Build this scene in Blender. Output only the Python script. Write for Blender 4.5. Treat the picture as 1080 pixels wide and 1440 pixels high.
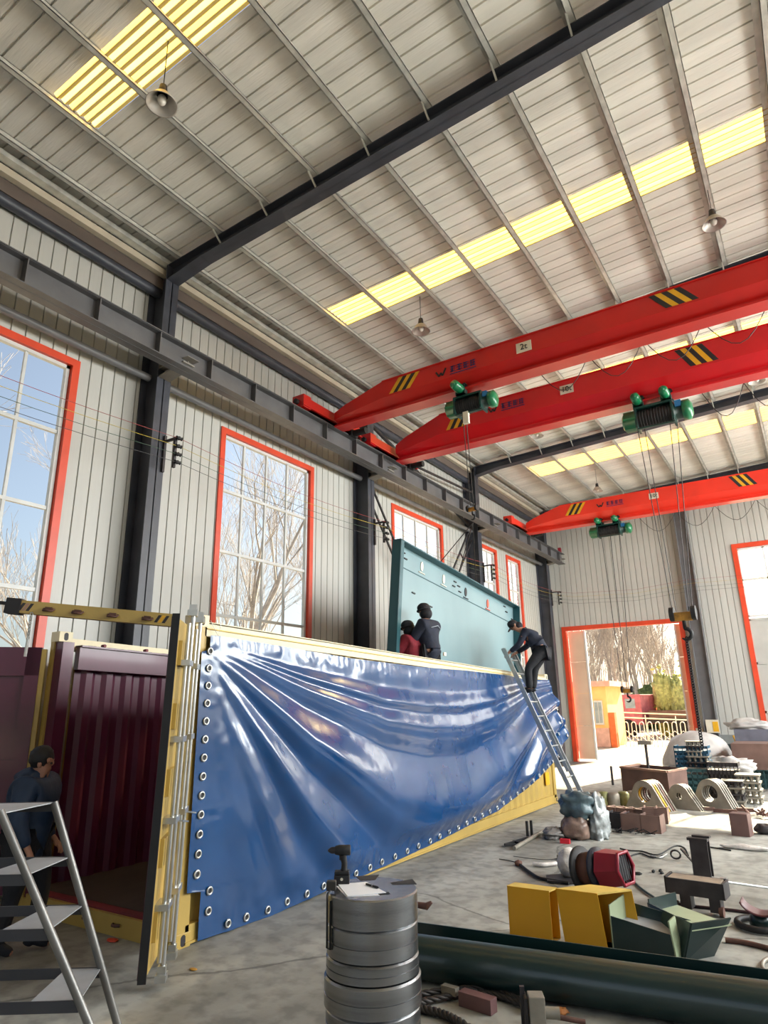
import bpy, bmesh, math, random
from mathutils import Vector, Matrix, noise
for o in list(bpy.data.objects): bpy.data.objects.remove(o)
S = bpy.context.scene
COL = S.collection
R = math.radians
# ------------------------------------------------------------------ camera
F = 918.9
YAW, PITCH, ROLL = -0.57087735, 0.28896605, -0.01644947
EYE = Vector((0, 0, 2.0))
def _basis():
    cy, sy, cp, sp, cr, sr = math.cos(YAW), math.sin(YAW), math.cos(PITCH), math.sin(PITCH), math.cos(ROLL), math.sin(ROLL)
    f = Vector((sy*cp, cy*cp, sp)); r0 = Vector((cy, -sy, 0)); u0 = r0.cross(f)
    return cr*r0 + sr*u0, -sr*r0 + cr*u0, f
RT, UP, FW = _basis()
cd = bpy.data.cameras.new('camera'); cam = bpy.data.objects.new('camera', cd); COL.objects.link(cam)
cam.matrix_world = Matrix(((RT.x, UP.x, -FW.x, EYE.x), (RT.y, UP.y, -FW.y, EYE.y), (RT.z, UP.z, -FW.z, EYE.z), (0, 0, 0, 1)))
cd.sensor_fit = 'VERTICAL'; cd.sensor_height = 24; cd.lens = F/1440*24; cd.clip_start = .05; cd.clip_end = 500
S.camera = cam
def ray(u, v): return (RT*((u-540)/F) - UP*((v-720)/F) + FW)
def onz(u, v, z=0.): r = ray(u, v); return EYE + r*((z-2)/r.z)
def onx(u, v, x): r = ray(u, v); return EYE + r*(x/r.x)
def ony(u, v, y): r = ray(u, v); return EYE + r*(y/r.y)
# ------------------------------------------------------------------ world, sun, added fill lights
W = bpy.data.worlds.new('world'); S.world = W; W.use_nodes = True
nt = W.node_tree; nt.nodes.clear()
sky = nt.nodes.new('ShaderNodeTexSky'); sky.sky_type = 'NISHITA'; sky.sun_disc = False
sky.sun_elevation = R(29); sky.sun_rotation = R(11.5); sky.air_density = 1.0; sky.dust_density = 3.0; sky.ozone_density = 1.2
bg = nt.nodes.new('ShaderNodeBackground'); bg.inputs[1].default_value = .125
wo = nt.nodes.new('ShaderNodeOutputWorld')
hs = nt.nodes.new('ShaderNodeHueSaturation'); hs.inputs['Saturation'].default_value = .72; nt.links.new(sky.outputs[0], hs.inputs['Color']); nt.links.new(hs.outputs[0], bg.inputs[0]); nt.links.new(bg.outputs[0], wo.inputs[0])
def sun(az, el, st, col, ang=.6):
    l = bpy.data.lights.new('sun', 'SUN'); l.energy = st; l.color = col; l.angle = R(ang)
    o = bpy.data.objects.new('sun', l); COL.objects.link(o)
    d = Vector((math.sin(R(az))*math.cos(R(el)), math.cos(R(az))*math.cos(R(el)), math.sin(R(el))))   # towards the sun
    o.rotation_euler = d.to_track_quat('Z', 'Y').to_euler(); o.location = d*60
sun(11.5, 29.2, 15.0, (1, .80, .54))
def area(name, loc, look, sx, sy, power, col=(.99, .985, .96)):
    l = bpy.data.lights.new(name, 'AREA'); l.shape = 'RECTANGLE'; l.size = sx; l.size_y = sy; l.energy = power; l.color = col
    o = bpy.data.objects.new(name, l); COL.objects.link(o); o.location = loc
    o.rotation_euler = Vector(look).to_track_quat('-Z', 'Z').to_euler()
FILL = 1.0
for yc, pw in ((3.2, 170), (9.0, 950), (14.9, 1050), (20.8, 1050)):          # fill lights added outside the unseen right wall windows, brightening the hall
    area('fill_right', (6.75, yc, 5.2), (-1, 0, -.4), 4.0, 7.3, pw*1.22*FILL)
area('fill_back', (-2, -7.4, 3.6), (0, 1, 0), 9, 6.0, 30*FILL)  # weak fill light added in the unseen back wall opening
S.view_settings.view_transform = 'Standard'; S.view_settings.look = 'None'; S.view_settings.gamma = 1
S.view_settings.use_curve_mapping = False; S.view_settings.exposure = 0.85
S.cycles.use_denoising = True; S.cycles.max_bounces = 10; S.cycles.diffuse_bounces = 6; S.cycles.glossy_bounces = 4
S.cycles.transparent_max_bounces = 24; S.cycles.sample_clamp_indirect = 6; S.cycles.caustics_reflective = False; S.cycles.caustics_refractive = False
# ------------------------------------------------------------------ materials
def lin(c): return tuple(((x/255)/12.92 if x/255 <= .04045 else (((x/255)+.055)/1.055)**2.4) for x in c)
_M = {}
def mat(name, rgb, rough=.6, metal=0., var=.12, scale=4., bump=0., bscale=30., spec=.5, coat=0., rgb2=None, stretch=(1, 1, 1), detail=5):
    if name in _M: return _M[name]
    m = bpy.data.materials.new(name); m.use_nodes = True; t = m.node_tree; b = t.nodes['Principled BSDF']
    b.inputs['Roughness'].default_value = rough; b.inputs['Metallic'].default_value = metal
    b.inputs['Specular IOR Level'].default_value = spec; b.inputs['Coat Weight'].default_value = coat; b.inputs['Coat Roughness'].default_value = .1
    c = lin(rgb); c2 = lin(rgb2) if rgb2 else tuple(x*(1-2*var) for x in c)
    tc = t.nodes.new('ShaderNodeTexCoord'); mp = t.nodes.new('ShaderNodeMapping'); mp.inputs['Scale'].default_value = stretch
    t.links.new(tc.outputs['Object'], mp.inputs['Vector'])
    n = t.nodes.new('ShaderNodeTexNoise'); n.inputs['Scale'].default_value = scale; n.inputs['Detail'].default_value = detail
    t.links.new(mp.outputs[0], n.inputs['Vector'])
    r = t.nodes.new('ShaderNodeValToRGB'); r.color_ramp.elements[0].position = .32; r.color_ramp.elements[1].position = .68
    r.color_ramp.elements[0].color = (*c2, 1); r.color_ramp.elements[1].color = (*(min(1, x*(1+var*.4)) for x in c), 1)
    t.links.new(n.outputs['Fac'], r.inputs[0]); t.links.new(r.outputs[0], b.inputs['Base Color'])
    if bump:
        n2 = t.nodes.new('ShaderNodeTexNoise'); n2.inputs['Scale'].default_value = bscale; n2.inputs['Detail'].default_value = 4
        t.links.new(mp.outputs[0], n2.inputs['Vector'])
        bp = t.nodes.new('ShaderNodeBump'); bp.inputs['Strength'].default_value = bump; bp.inputs['Distance'].default_value = .02
        t.links.new(n2.outputs['Fac'], bp.inputs['Height']); t.links.new(bp.outputs[0], b.inputs['Normal'])
    _M[name] = m; return m
wallm = mat('white_wall_panel', (184, 184, 178), .42, 0, .05, 1.2, bump=.25, bscale=9, stretch=(1, 1, .08))
roofm = mat('galvanised_roof_sheet', (236, 233, 224), .4, .05, .1, .9, bump=.35, bscale=14, stretch=(.25, 3, 1))
purlm = mat('galvanised_purlin', (210, 210, 202), .34, .3, .12, 6, bump=.1)
navym = mat('navy_steel', (62, 65, 74), .45, .0, .15, 3, bump=.08)
beamm = mat('grey_blue_beam', (92, 92, 94), .5, 0, .12, 3, bump=.08)
underm = mat('grey_tube', (112, 112, 114), .45, .1, .1, 3)
gutm = mat('rusty_gutter', (112, 100, 92), .55, .1, .2, 2, stretch=(1, .2, 1))
cream = mat('cream_trim', (196, 186, 165), .5, 0, .06, 3)
orange = mat('orange_frame_paint', (212, 72, 42), .4, 0, .08, 3)
mull = mat('white_mullion', (205, 208, 206), .4, 0, .05, 5)
sillm = mat('cream_sill', (205, 190, 160), .5)
dadom = mat('grey_dado_concrete', (128, 132, 130), .75, 0, .1, 3, bump=.2)
redm = mat('red_crane_paint', (192, 26, 20), .38, 0, .07, 1.5, coat=.15)
redd = mat('red_crane_paint_fresh', (228, 54, 36), .36, 0, .06, 1.5, coat=.15)
blackm = mat('black_rubber', (22, 22, 24), .6, 0, .2)
yelm = mat('yellow_stripe', (226, 170, 30), .5)
whitem = mat('white_plate', (214, 208, 190), .5, 0, .06)
inkm = mat('black_ink', (34, 32, 36), .6)
bluem = mat('blue_ink', (44, 40, 96), .5)
greenm = mat('green_hoist_paint', (22, 116, 74), .3, 0, .15, 6, coat=.3)
dgreen = mat('dark_green_hoist', (18, 62, 56), .4, 0, .2, 6)
ropem = mat('steel_rope', (58, 54, 52), .5, .4, .2, 30)
brassm = mat('hook_yellow', (180, 130, 50), .5, .1, .3, 9)
contm = mat('container_tan_paint', (180, 152, 80), .42, 0, .07, 2.2, bump=.06)
contt = mat('container_top_cream', (226, 214, 178), .5, 0, .05, 3)
maroon = mat('maroon_paint', (86, 28, 56), .38, 0, .12, 2, coat=.2)
maroond = mat('maroon_floor_edge', (120, 40, 50), .6)
woodfl = mat('dark_wood_floor', (62, 52, 46), .7, 0, .2, 5, stretch=(1, .1, 1))
silver = mat('silver_lock_rod', (196, 198, 196), .28, .8, .1, 6)
steel = mat('brushed_steel', (150, 152, 155), .24, .92, .2, 2.5, bump=.12, bscale=60, stretch=(.2, .2, 6))
steelt = mat('brushed_steel_top', (150, 142, 138), .45, .7, .15, 4)
alu = mat('aluminium', (176, 180, 182), .35, .7, .08, 6)
tubem = mat('grey_ladder_tube', (118, 116, 112), .35, .4, .15, 6)
treadm = mat('grey_tread', (176, 180, 184), .4, .3, .1, 6)
treadd = mat('dark_tread_flange', (62, 62, 66), .5, .2)
tealm = mat('teal_steel', (36, 84, 92), .4, 0, .08, 2)
tealf = mat('light_teal_web', (118, 146, 152), .35, 0, .06, 1.2, stretch=(1, 1, .3))
tarpm = mat('blue_tarpaulin', (0, 62, 114), .24, 0, .1, 1.4, bump=.05, bscale=6, spec=.55, coat=.5)
brown = mat('rusty_brown_steel', (122, 94, 84), .6, .1, .15, 3, bump=.1)
brownl = mat('brown_box_side', (176, 138, 118), .6)
greyst = mat('grey_mill_steel', (148, 142, 130), .5, .4, .15, 5, bump=.1)
dkst = mat('dark_mill_steel', (62, 58, 60), .5, .3, .2, 6, bump=.1)
rustm = mat('rust', (98, 66, 56), .7, .1, .2, 8, bump=.2)
ybox = mat('mustard_box_paint', (206, 152, 26), .42, 0, .05, 2)
yboxt = mat('mustard_box_inside', (214, 182, 88), .5)
dkgr = mat('dark_green_paint', (14, 42, 42), .35, 0, .12, 2, coat=.25)
ligr = mat('pale_green_edge', (160, 172, 140), .4, 0, .06)
plasm = mat('clear_wrap_plastic', (176, 182, 182), .22, 0, .25, 7, bump=.8, bscale=9, spec=.8)
bagm = mat('grey_green_plastic_bag', (96, 116, 122), .3, 0, .3, 5, bump=.8, bscale=9)
wrapm = mat('white_plastic_wrap', (212, 206, 200), .3, 0, .2, 9, bump=.8, bscale=14)
domem = mat('grey_plastic_sheet', (186, 182, 178), .35, 0, .12, 4, bump=.6, bscale=6)
maroonp = mat('dark_red_plastic', (140, 24, 44), .35, 0, .1)
paperm = mat('white_paper', (226, 228, 232), .7, 0, .02)
leafm = mat('dry_leaf', (186, 140, 60), .7)
skinm = mat('skin', (168, 120, 96), .55, 0, .06, 8)
hairm = mat('black_hair', (16, 14, 16), .6)
navyc = mat('navy_cloth', (22, 30, 50), .8, 0, .2, 12, bump=.4, bscale=14)
navyj = mat('blue_down_jacket', (18, 42, 70), .55, 0, .2, 6, bump=.4, bscale=9)
redc = mat('dark_red_cloth', (128, 24, 40), .8, 0, .15, 9, bump=.4)
blkc = mat('black_cloth', (20, 21, 28), .8, 0, .2, 12, bump=.4)
refl = mat('reflective_grey_tape', (150, 160, 172), .5)
barkm = mat('hazed_bark', (178, 172, 168), .8, 0, .15, 9)  # overexposed haze put into the bark colour
hutm = mat('yellow_stucco', (236, 196, 128), .8, 0, .06, 2)
hutr = mat('orange_brick_pillar', (222, 112, 62), .8, 0, .1, 6)
hutp = mat('pink_fascia', (214, 172, 158), .7)
gatem = mat('white_gate_paint', (225, 222, 214), .45, 0, .05)
truckm = mat('hazed_red_truck_paint', (212, 120, 130), .6)  # glare haze put into the colour, paler than the lorry's own red
bushm = mat('green_hedge_leaves', (98, 120, 70), .8, 0, .3, 6, bump=.6)
bushy = mat('yellow_green_bush_leaves', (200, 206, 132), .8, 0, .25, 6, bump=.6)
earth = mat('pale_yard_concrete', (196, 186, 170), .8, 0, .1, .8)
beige = mat('beige_door_leaf', (212, 186, 160), .5, 0, .05, 2)
greyp = mat('grey_door_panel', (176, 176, 170), .5, 0, .05, 2)
bluep = mat('blue_part', (30, 100, 150), .4)
lampm = mat('aluminium_lamp_shade', (196, 190, 182), .35, .5, .08)
def wall_hazard(): pass
def floor_mat():
    m = bpy.data.materials.new('stained_concrete_floor'); m.use_nodes = True; t = m.node_tree; b = t.nodes['Principled BSDF']
    tc = t.nodes.new('ShaderNodeTexCoord')
    def nz(sc, det=6, st=(1, 1, 1), dist=0):
        mp = t.nodes.new('ShaderNodeMapping'); mp.inputs['Scale'].default_value = st; t.links.new(tc.outputs['Object'], mp.inputs[0])
        n = t.nodes.new('ShaderNodeTexNoise'); n.inputs['Scale'].default_value = sc; n.inputs['Detail'].default_value = det; n.inputs['Distortion'].default_value = dist
        t.links.new(mp.outputs[0], n.inputs[0]); return n
    a = nz(.55, 8, dist=.6); c = nz(6, 8); d = nz(1.6, 6, (1, .35, 1))
    r = t.nodes.new('ShaderNodeValToRGB'); e = r.color_ramp.elements
    e[0].position = .3; e[0].color = (*lin((134, 133, 126)), 1); e[1].position = .7; e[1].color = (*lin((184, 184, 176)), 1)
    t.links.new(a.outputs[0], r.inputs[0])
    r2 = t.nodes.new('ShaderNodeValToRGB'); e = r2.color_ramp.elements
    e[0].position = .35; e[0].color = (.62, .61, .59, 1); e[1].position = .62; e[1].color = (1, 1, 1, 1); t.links.new(d.outputs[0], r2.inputs[0])
    r3 = t.nodes.new('ShaderNodeValToRGB'); e = r3.color_ramp.elements
    e[0].position = .38; e[0].color = (.7, .7, .7, 1); e[1].position = .55; e[1].color = (1, 1, 1, 1); t.links.new(c.outputs[0], r3.inputs[0])
    vo = t.nodes.new('ShaderNodeTexVoronoi'); vo.feature = 'DISTANCE_TO_EDGE'; vo.inputs['Scale'].default_value = .33
    nm = nz(1.2, 5); mx = t.nodes.new('ShaderNodeMix'); mx.data_type = 'VECTOR'; mx.inputs[0].default_value = .32
    t.links.new(tc.outputs['Object'], mx.inputs[4]); t.links.new(nm.outputs['Color'], mx.inputs[5]); t.links.new(mx.outputs[1], vo.inputs['Vector'])
    cr = t.nodes.new('ShaderNodeMath'); cr.operation = 'GREATER_THAN'; cr.inputs[1].default_value = .0035; t.links.new(vo.outputs['Distance'], cr.inputs[0])
    cm = t.nodes.new('ShaderNodeMapRange'); cm.inputs[3].default_value = .55; t.links.new(cr.outputs[0], cm.inputs[0])
    def mul(x, y):
        k = t.nodes.new('ShaderNodeMix'); k.data_type = 'RGBA'; k.blend_type = 'MULTIPLY'; k.inputs[0].default_value = 1
        t.links.new(x, k.inputs[6]); t.links.new(y, k.inputs[7]); return k.outputs[2]
    o = mul(mul(mul(r.outputs[0], r2.outputs[0]), r3.outputs[0]), cm.outputs[0])
    t.links.new(o, b.inputs['Base Color'])
    rr = t.nodes.new('ShaderNodeMapRange'); rr.inputs[3].default_value = .42; rr.inputs[4].default_value = .8; t.links.new(a.outputs[0], rr.inputs[0]); t.links.new(rr.outputs[0], b.inputs['Roughness'])
    bp = t.nodes.new('ShaderNodeBump'); bp.inputs['Strength'].default_value = .25; bp.inputs['Distance'].default_value = .02
    t.links.new(c.outputs[0], bp.inputs['Height']); t.links.new(bp.outputs[0], b.inputs['Normal'])
    return m
floorm = floor_mat()
def glass_mat():
    m = bpy.data.materials.new('window_glass'); m.use_nodes = True; t = m.node_tree; t.nodes.clear()
    tr = t.nodes.new('ShaderNodeBsdfTransparent'); tr.inputs[0].default_value = (.94, .97, .98, 1)
    gl = t.nodes.new('ShaderNodeBsdfGlossy'); gl.inputs['Roughness'].default_value = .03
    l0 = t.nodes.new('ShaderNodeLayerWeight'); l0.inputs[0].default_value = .5
    l1 = t.nodes.new('ShaderNodeMath'); l1.operation = 'POWER'; l1.inputs[1].default_value = 6; t.links.new(l0.outputs['Facing'], l1.inputs[0])
    lw = t.nodes.new('ShaderNodeMath'); lw.operation = 'MULTIPLY'; lw.inputs[1].default_value = .35; t.links.new(l1.outputs[0], lw.inputs[0])
    mx = t.nodes.new('ShaderNodeMixShader'); o = t.nodes.new('ShaderNodeOutputMaterial')
    t.links.new(lw.outputs[0], mx.inputs[0]); t.links.new(tr.outputs[0], mx.inputs[1]); t.links.new(gl.outputs[0], mx.inputs[2]); t.links.new(mx.outputs[0], o.inputs[0])
    return m
glassm = glass_mat()
def sky_mat():
    m = bpy.data.materials.new('yellow_fibreglass'); m.use_nodes = True; t = m.node_tree; t.nodes.clear()
    tc = t.nodes.new('ShaderNodeTexCoord'); n = t.nodes.new('ShaderNodeTexNoise'); n.inputs['Scale'].default_value = 5; n.inputs['Detail'].default_value = 8
    t.links.new(tc.outputs['Object'], n.inputs[0])
    w = t.nodes.new('ShaderNodeTexWave'); w.bands_direction = 'Y'; w.inputs['Scale'].default_value = 1.6; w.inputs['Distortion'].default_value = 0; t.links.new(tc.outputs['Object'], w.inputs[0])
    ad = t.nodes.new('ShaderNodeMath'); ad.operation = 'MULTIPLY_ADD'; ad.inputs[1].default_value = .35; t.links.new(n.outputs[0], ad.inputs[0]); 
    m2 = t.nodes.new('ShaderNodeMath'); m2.operation = 'MULTIPLY'; m2.inputs[1].default_value = .35; t.links.new(w.outputs[0], m2.inputs[0]); t.links.new(m2.outputs[0], ad.inputs[2])
    r = t.nodes.new('ShaderNodeValToRGB'); e = r.color_ramp.elements
    e[0].position = .2; e[0].color = (.70, .48, .10, 1); e[1].position = .75; e[1].color = (.86, .66, .20, 1); t.links.new(ad.outputs[0], r.inputs[0])
    a = t.nodes.new('ShaderNodeBsdfTranslucent'); d = t.nodes.new('ShaderNodeBsdfDiffuse'); tp = t.nodes.new('ShaderNodeBsdfTransparent')
    tp.inputs[0].default_value = (1, .88, .55, 1)
    mx = t.nodes.new('ShaderNodeMixShader'); mx.inputs[0].default_value = .12; mx2 = t.nodes.new('ShaderNodeMixShader'); mx2.inputs[0].default_value = .06; o = t.nodes.new('ShaderNodeOutputMaterial')
    t.links.new(r.outputs[0], a.inputs[0]); t.links.new(r.outputs[0], d.inputs[0])
    t.links.new(a.outputs[0], mx.inputs[1]); t.links.new(d.outputs[0], mx.inputs[2]); t.links.new(mx.outputs[0], mx2.inputs[1]); t.links.new(tp.outputs[0], mx2.inputs[2]); t.links.new(mx2.outputs[0], o.inputs[0])
    return m
skym = sky_mat()
# ------------------------------------------------------------------ mesh helpers
class MB:
    def __init__(s): s.v = []; s.f = []; s.sm = []
    def add(s, vs, fs, sm=False):
        k = len(s.v); s.v += [Vector(p) for p in vs]; s.f += [tuple(i+k for i in f) for f in fs]; s.sm += [sm]*len(fs)
    def box(s, a, b, M=None):
        x0, y0, z0 = a; x1, y1, z1 = b
        vs = [(x, y, z) for z in (z0, z1) for y in (y0, y1) for x in (x0, x1)]
        if M: vs = [M @ Vector(p) for p in vs]
        s.add(vs, [(0, 2, 3, 1), (4, 5, 7, 6), (0, 1, 5, 4), (2, 6, 7, 3), (0, 4, 6, 2), (1, 3, 7, 5)]); return s
    def cbox(s, c, d, rz=0, rx=0, ry=0):
        M = Matrix.Translation(c) @ Matrix.Rotation(rz, 4, 'Z') @ Matrix.Rotation(ry, 4, 'Y') @ Matrix.Rotation(rx, 4, 'X')
        return s.box((-d[0]/2, -d[1]/2, -d[2]/2), (d[0]/2, d[1]/2, d[2]/2), M)
    def bar(s, p, q, w, h=None, up=(0, 0, 1)):
        p = Vector(p); q = Vector(q); h = h or w; d = (q-p); L = d.length; d.normalize(); u = Vector(up)
        if abs(d.dot(u)) > .99: u = Vector((1, 0, 0))
        r = d.cross(u).normalized(); u = r.cross(d)
        vs = [p+r*a*w/2+u*b*h/2+d*c for c in (0, L) for b in (-1, 1) for a in (-1, 1)]
        s.add(vs, [(0, 1, 3, 2), (4, 6, 7, 5), (0, 4, 5, 1), (2, 3, 7, 6), (0, 2, 6, 4), (1, 5, 7, 3)]); return s
    def tube(s, pts, r, n=8, cap=True, closed=False):
        pts = [Vector(p) for p in pts]; m = len(pts); rs = r if isinstance(r, (list, tuple)) else [r]*m
        rings = []; pu = None
        for i, p in enumerate(pts):
            if closed: d = pts[(i+1) % m]-pts[i-1]
            else: d = pts[min(i+1, m-1)]-pts[max(i-1, 0)]
            if d.length < 1e-9: d = Vector((0, 0, 1))
            d.normalize()
            u = pu if pu is not None else (Vector((0, 0, 1)) if abs(d.z) < .9 else Vector((1, 0, 0)))
            u = (u-d*u.dot(d)); u = u.normalized() if u.length > 1e-6 else d.orthogonal().normalized(); pu = u; w = d.cross(u)
            rings.append([p+(u*math.cos(2*math.pi*k/n)+w*math.sin(2*math.pi*k/n))*rs[i] for k in range(n)])
        vs = [p for g in rings for p in g]; fs = []
        for i in range(m if closed else m-1):
            j = (i+1) % m
            for k in range(n): fs.append((i*n+k, i*n+(k+1) % n, j*n+(k+1) % n, j*n+k))
        s.add(vs, fs, True)
        if cap and not closed:
            s.add(rings[0], [tuple(range(n))[::-1]]); s.add(rings[-1], [tuple(range(n))])
        return s
    def cyl(s, p, q, r, n=20, r2=None): return s.tube([p, q], [r, r if r2 is None else r2], n)
    def lathe(s, c, prof, n=24, axis='Z', M=None):
        vs = []; c = Vector(c)
        for (r, h) in prof:
            for k in range(n):
                a = 2*math.pi*k/n; x, y = r*math.cos(a), r*math.sin(a)
                p = Vector((x, y, h)) if axis == 'Z' else (Vector((h, x, y)) if axis == 'X' else Vector((x, h, y)))
                if M: p = M @ p
                vs.append(c+p)
        m = len(prof)
        fs = [(i*n+k, i*n+(k+1) % n, (i+1)*n+(k+1) % n, (i+1)*n+k) for i in range(m-1) for k in range(n)]
        s.add(vs, fs, True); return s
    def prism(s, poly, h, M):
        n = len(poly); vs = [M @ Vector((x, y, 0)) for x, y in poly]+[M @ Vector((x, y, h)) for x, y in poly]
        s.add(vs, [tuple(range(n))[::-1], tuple(range(n, 2*n))]+[(i, (i+1) % n, n+(i+1) % n, n+i) for i in range(n)]); return s
    def blob(s, c, rad, seed=0, amp=.25, fr=2., nu=18, nv=12, flat=None, sq=1.):
        c = Vector(c); vs = []
        for i in range(nv+1):
            th = math.pi*i/nv
            for k in range(nu):
                a = 2*math.pi*k/nu; d = Vector((math.sin(th)*math.cos(a), math.sin(th)*math.sin(a), math.cos(th)))
                if sq != 1.: d = Vector([math.copysign(abs(t)**sq, t) for t in d])
                q = 1+amp*noise.noise(d*fr+Vector((seed*7.3, seed*3.1, seed)))
                p = Vector((d.x*rad[0]*q, d.y*rad[1]*q, d.z*rad[2]*q))+c
                if flat is not None and p.z < flat: p.z = flat
                vs.append(p)
        s.add(vs, [(i*nu+k, i*nu+(k+1) % nu, (i+1)*nu+(k+1) % nu, (i+1)*nu+k) for i in range(nv) for k in range(nu)], True); return s
    def build(s, name, m, parent=None, base=None, bevel=0, kind=None, label=None):
        me = bpy.data.meshes.new(name); off = Vector(base) if base is not None else (Vector(parent['b']) if parent is not None and 'b' in parent else Vector((0, 0, 0)))
        me.from_pydata([tuple(p-off) for p in s.v], [], s.f)
        bm = bmesh.new(); bm.from_mesh(me); bmesh.ops.recalc_face_normals(bm, faces=bm.faces)
        if bevel: bmesh.ops.bevel(bm, geom=[e for e in bm.edges if len(e.link_faces) == 2 and e.calc_face_angle() > .6], offset=bevel, segments=2, affect='EDGES', profile=.6)
        bm.to_mesh(me); bm.free()
        if len(me.polygons) == len(s.sm): me.polygons.foreach_set('use_smooth', s.sm)
        me.materials.append(m)
        o = bpy.data.objects.new(name, me); COL.objects.link(o)
        if parent is not None:
            o.parent = parent
            if parent.type != 'EMPTY' and 'b' not in parent: pass
        elif base is not None: o.location = base
        if kind: o['kind'] = kind
        if label: o['label'] = label
        return o
def tag(o, label, cat, group=None, kind=None):
    o['label'] = label; o['category'] = cat
    if group: o['group'] = group
    if kind: o['kind'] = kind
    return o
def thing(name, label, cat, base=(0, 0, 0), group=None, rz=0, local=False):
    o = bpy.data.objects.new(name, None); COL.objects.link(o); o.location = base; o.empty_display_size = .2
    if not local: o['b'] = tuple(base)
    o.rotation_euler = (0, 0, rz)
    return tag(o, label, cat, group)
def sub(mb, name, m, part, root=None, **k):
    """sub-part: verts given in the same coordinates as the part's own verts"""
    o = mb.build(name, m, None, base=None, **k)
    if root is not None and 'b' in root: o.data.transform(Matrix.Translation(-Vector(root['b'])))
    o.parent = part; return o
def one(mb, name, m, label, cat, base, group=None, bevel=0, kind=None):
    o = mb.build(name, m, None, base=base, bevel=bevel); return tag(o, label, cat, group, kind)
def struct(mb, name, m, parent=None, bevel=0):
    o = mb.build(name, m, None, bevel=bevel)
    if parent is not None: o.parent = parent
    else: o['kind'] = 'structure'
    return o
def copy_tree(o, parent=None):
    c = o.copy(); COL.objects.link(c)
    if parent is not None: c.parent = parent
    for ch in list(o.children): copy_tree(ch, c)
    return c
def dup(o, loc, label=None, rz=None, group=None):
    c = copy_tree(o); c.location = loc
    if rz is not None: c.rotation_euler = (0, 0, rz)
    if label: c['label'] = label
    if group: c['group'] = group
    return c
def text_mesh(txt, size, m, name, parent, M, depth=.004):
    cu = bpy.data.curves.new(name, 'FONT'); cu.body = txt; cu.size = size; cu.extrude = depth; cu.align_x = 'CENTER'; cu.align_y = 'CENTER'
    o = bpy.data.objects.new(name, cu); COL.objects.link(o); dg = bpy.context.evaluated_depsgraph_get(); dg.update()
    me = bpy.data.meshes.new_from_object(o.evaluated_get(dg)); bpy.data.objects.remove(o)
    me.transform(M); me.materials.clear(); me.materials.append(m)
    r = bpy.data.objects.new(name, me); COL.objects.link(r); r.parent = parent; return r
def ribbed(mb, org, U, V, N, lu, lv, pitch=.2, g=.020, dp=.026, th=.0, phase=0.):
    """sheet from org spanning lu*U by lv*V, grooves running along V, recessed opposite N"""
    org, U, V, N = Vector(org), Vector(U), Vector(V), Vector(N)
    us = [(0, 0)]; u = -phase % pitch
    while u < lu-g:
        if u > .002: us += [(u, 0), (u+.003, dp), (u+g-.003, dp), (u+g, 0)]
        u += pitch
    us.append((lu, 0))
    vs = []
    for (a, d) in us: vs += [org+U*a-N*d, org+U*a-N*d+V*lv]
    mb.add(vs, [(2*i, 2*i+2, 2*i+3, 2*i+1) for i in range(len(us)-1)])
# ------------------------------------------------------------------ the setting
XW, XR, YE, YB = -8.4, 6.4, 24.62, -7.0
def roofz(x): return 9.63+.045*x
fl = MB(); fl.add([(XW-.2, YB-.2, 0), (XR+.2, YB-.2, 0), (XR+.2, YE+.1, 0), (XW-.2, YE+.1, 0)], [(0, 1, 2, 3)]); struct(fl, 'floor', floorm)
gd = MB(); gd.add([(-140, YE+.1, -.02), (90, YE+.1, -.02), (90, 190, -.02), (-140, 190, -.02)], [(0, 1, 2, 3)])
gd.add([(-140, -60, -.02), (XW-.2, -60, -.02), (XW-.2, YE+.1, -.02), (-140, YE+.1, -.02)], [(0, 1, 2, 3)])
gd.add([(XR+.2, -60, -.02), (90, -60, -.02), (90, YE+.1, -.02), (XR+.2, YE+.1, -.02)], [(0, 1, 2, 3)]); struct(gd, 'ground', earth)
WIN = [(2.1, 4.83), (7.65, 10.28), (13.41, 16.14), (18.15, 19.97), (20.78, 22.06)]
WZ0, WZ1, WTOP = 2.3, 6.95, roofz(XW)+.05
def wall_with(org, U, N, L, opens, top, name, phase=0.):
    """ribbed wall; opens = [(u0,u1,z0,z1)] sorted"""
    mb = MB(); org = Vector(org); U = Vector(U); Z = Vector((0, 0, 1)); cur = 0.
    for (a, b, z0, z1) in opens:
        if a > cur: ribbed(mb, org+U*cur, U, Z, N, a-cur, top, phase=phase+cur)
        if z0 > 0: ribbed(mb, org+U*a, U, Z, N, b-a, z0, phase=phase+a)
        ribbed(mb, org+U*a+Z*z1, U, Z, N, b-a, top-z1, phase=phase+a); cur = b
    if cur < L: ribbed(mb, org+U*cur, U, Z, N, L-cur, top, phase=phase+cur)
    # outer skin and reveals
    t = Vector(N)*-.12; cur = 0.
    def quad(u0, u1, z0, z1): mb.add([org+U*u0+Z*z0+t, org+U*u1+Z*z0+t, org+U*u1+Z*z1+t, org+U*u0+Z*z1+t], [(0, 1, 2, 3)])
    for (a, b, z0, z1) in opens:
        quad(cur, a, 0, top); cur = b
        if z0 > 0: quad(a, b, 0, z0)
        quad(a, b, z1, top)
        for (p, q) in (((a, z0), (a, z1)), ((b, z0), (b, z1)), ((a, z0), (b, z0)), ((a, z1), (b, z1))):
            P0 = org+U*p[0]+Z*p[1]; P1 = org+U*q[0]+Z*q[1]; mb.add([P0, P1, P1+t, P0+t], [(0, 1, 2, 3)])
    quad(cur, L, 0, top)
    return struct(mb, name, wallm)
wall_with((XW, YB, 0), (0, 1, 0), (1, 0, 0), YE-YB, [(a-YB, b-YB, WZ0, WZ1) for a, b in WIN], WTOP, 'wall_left')
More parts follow.
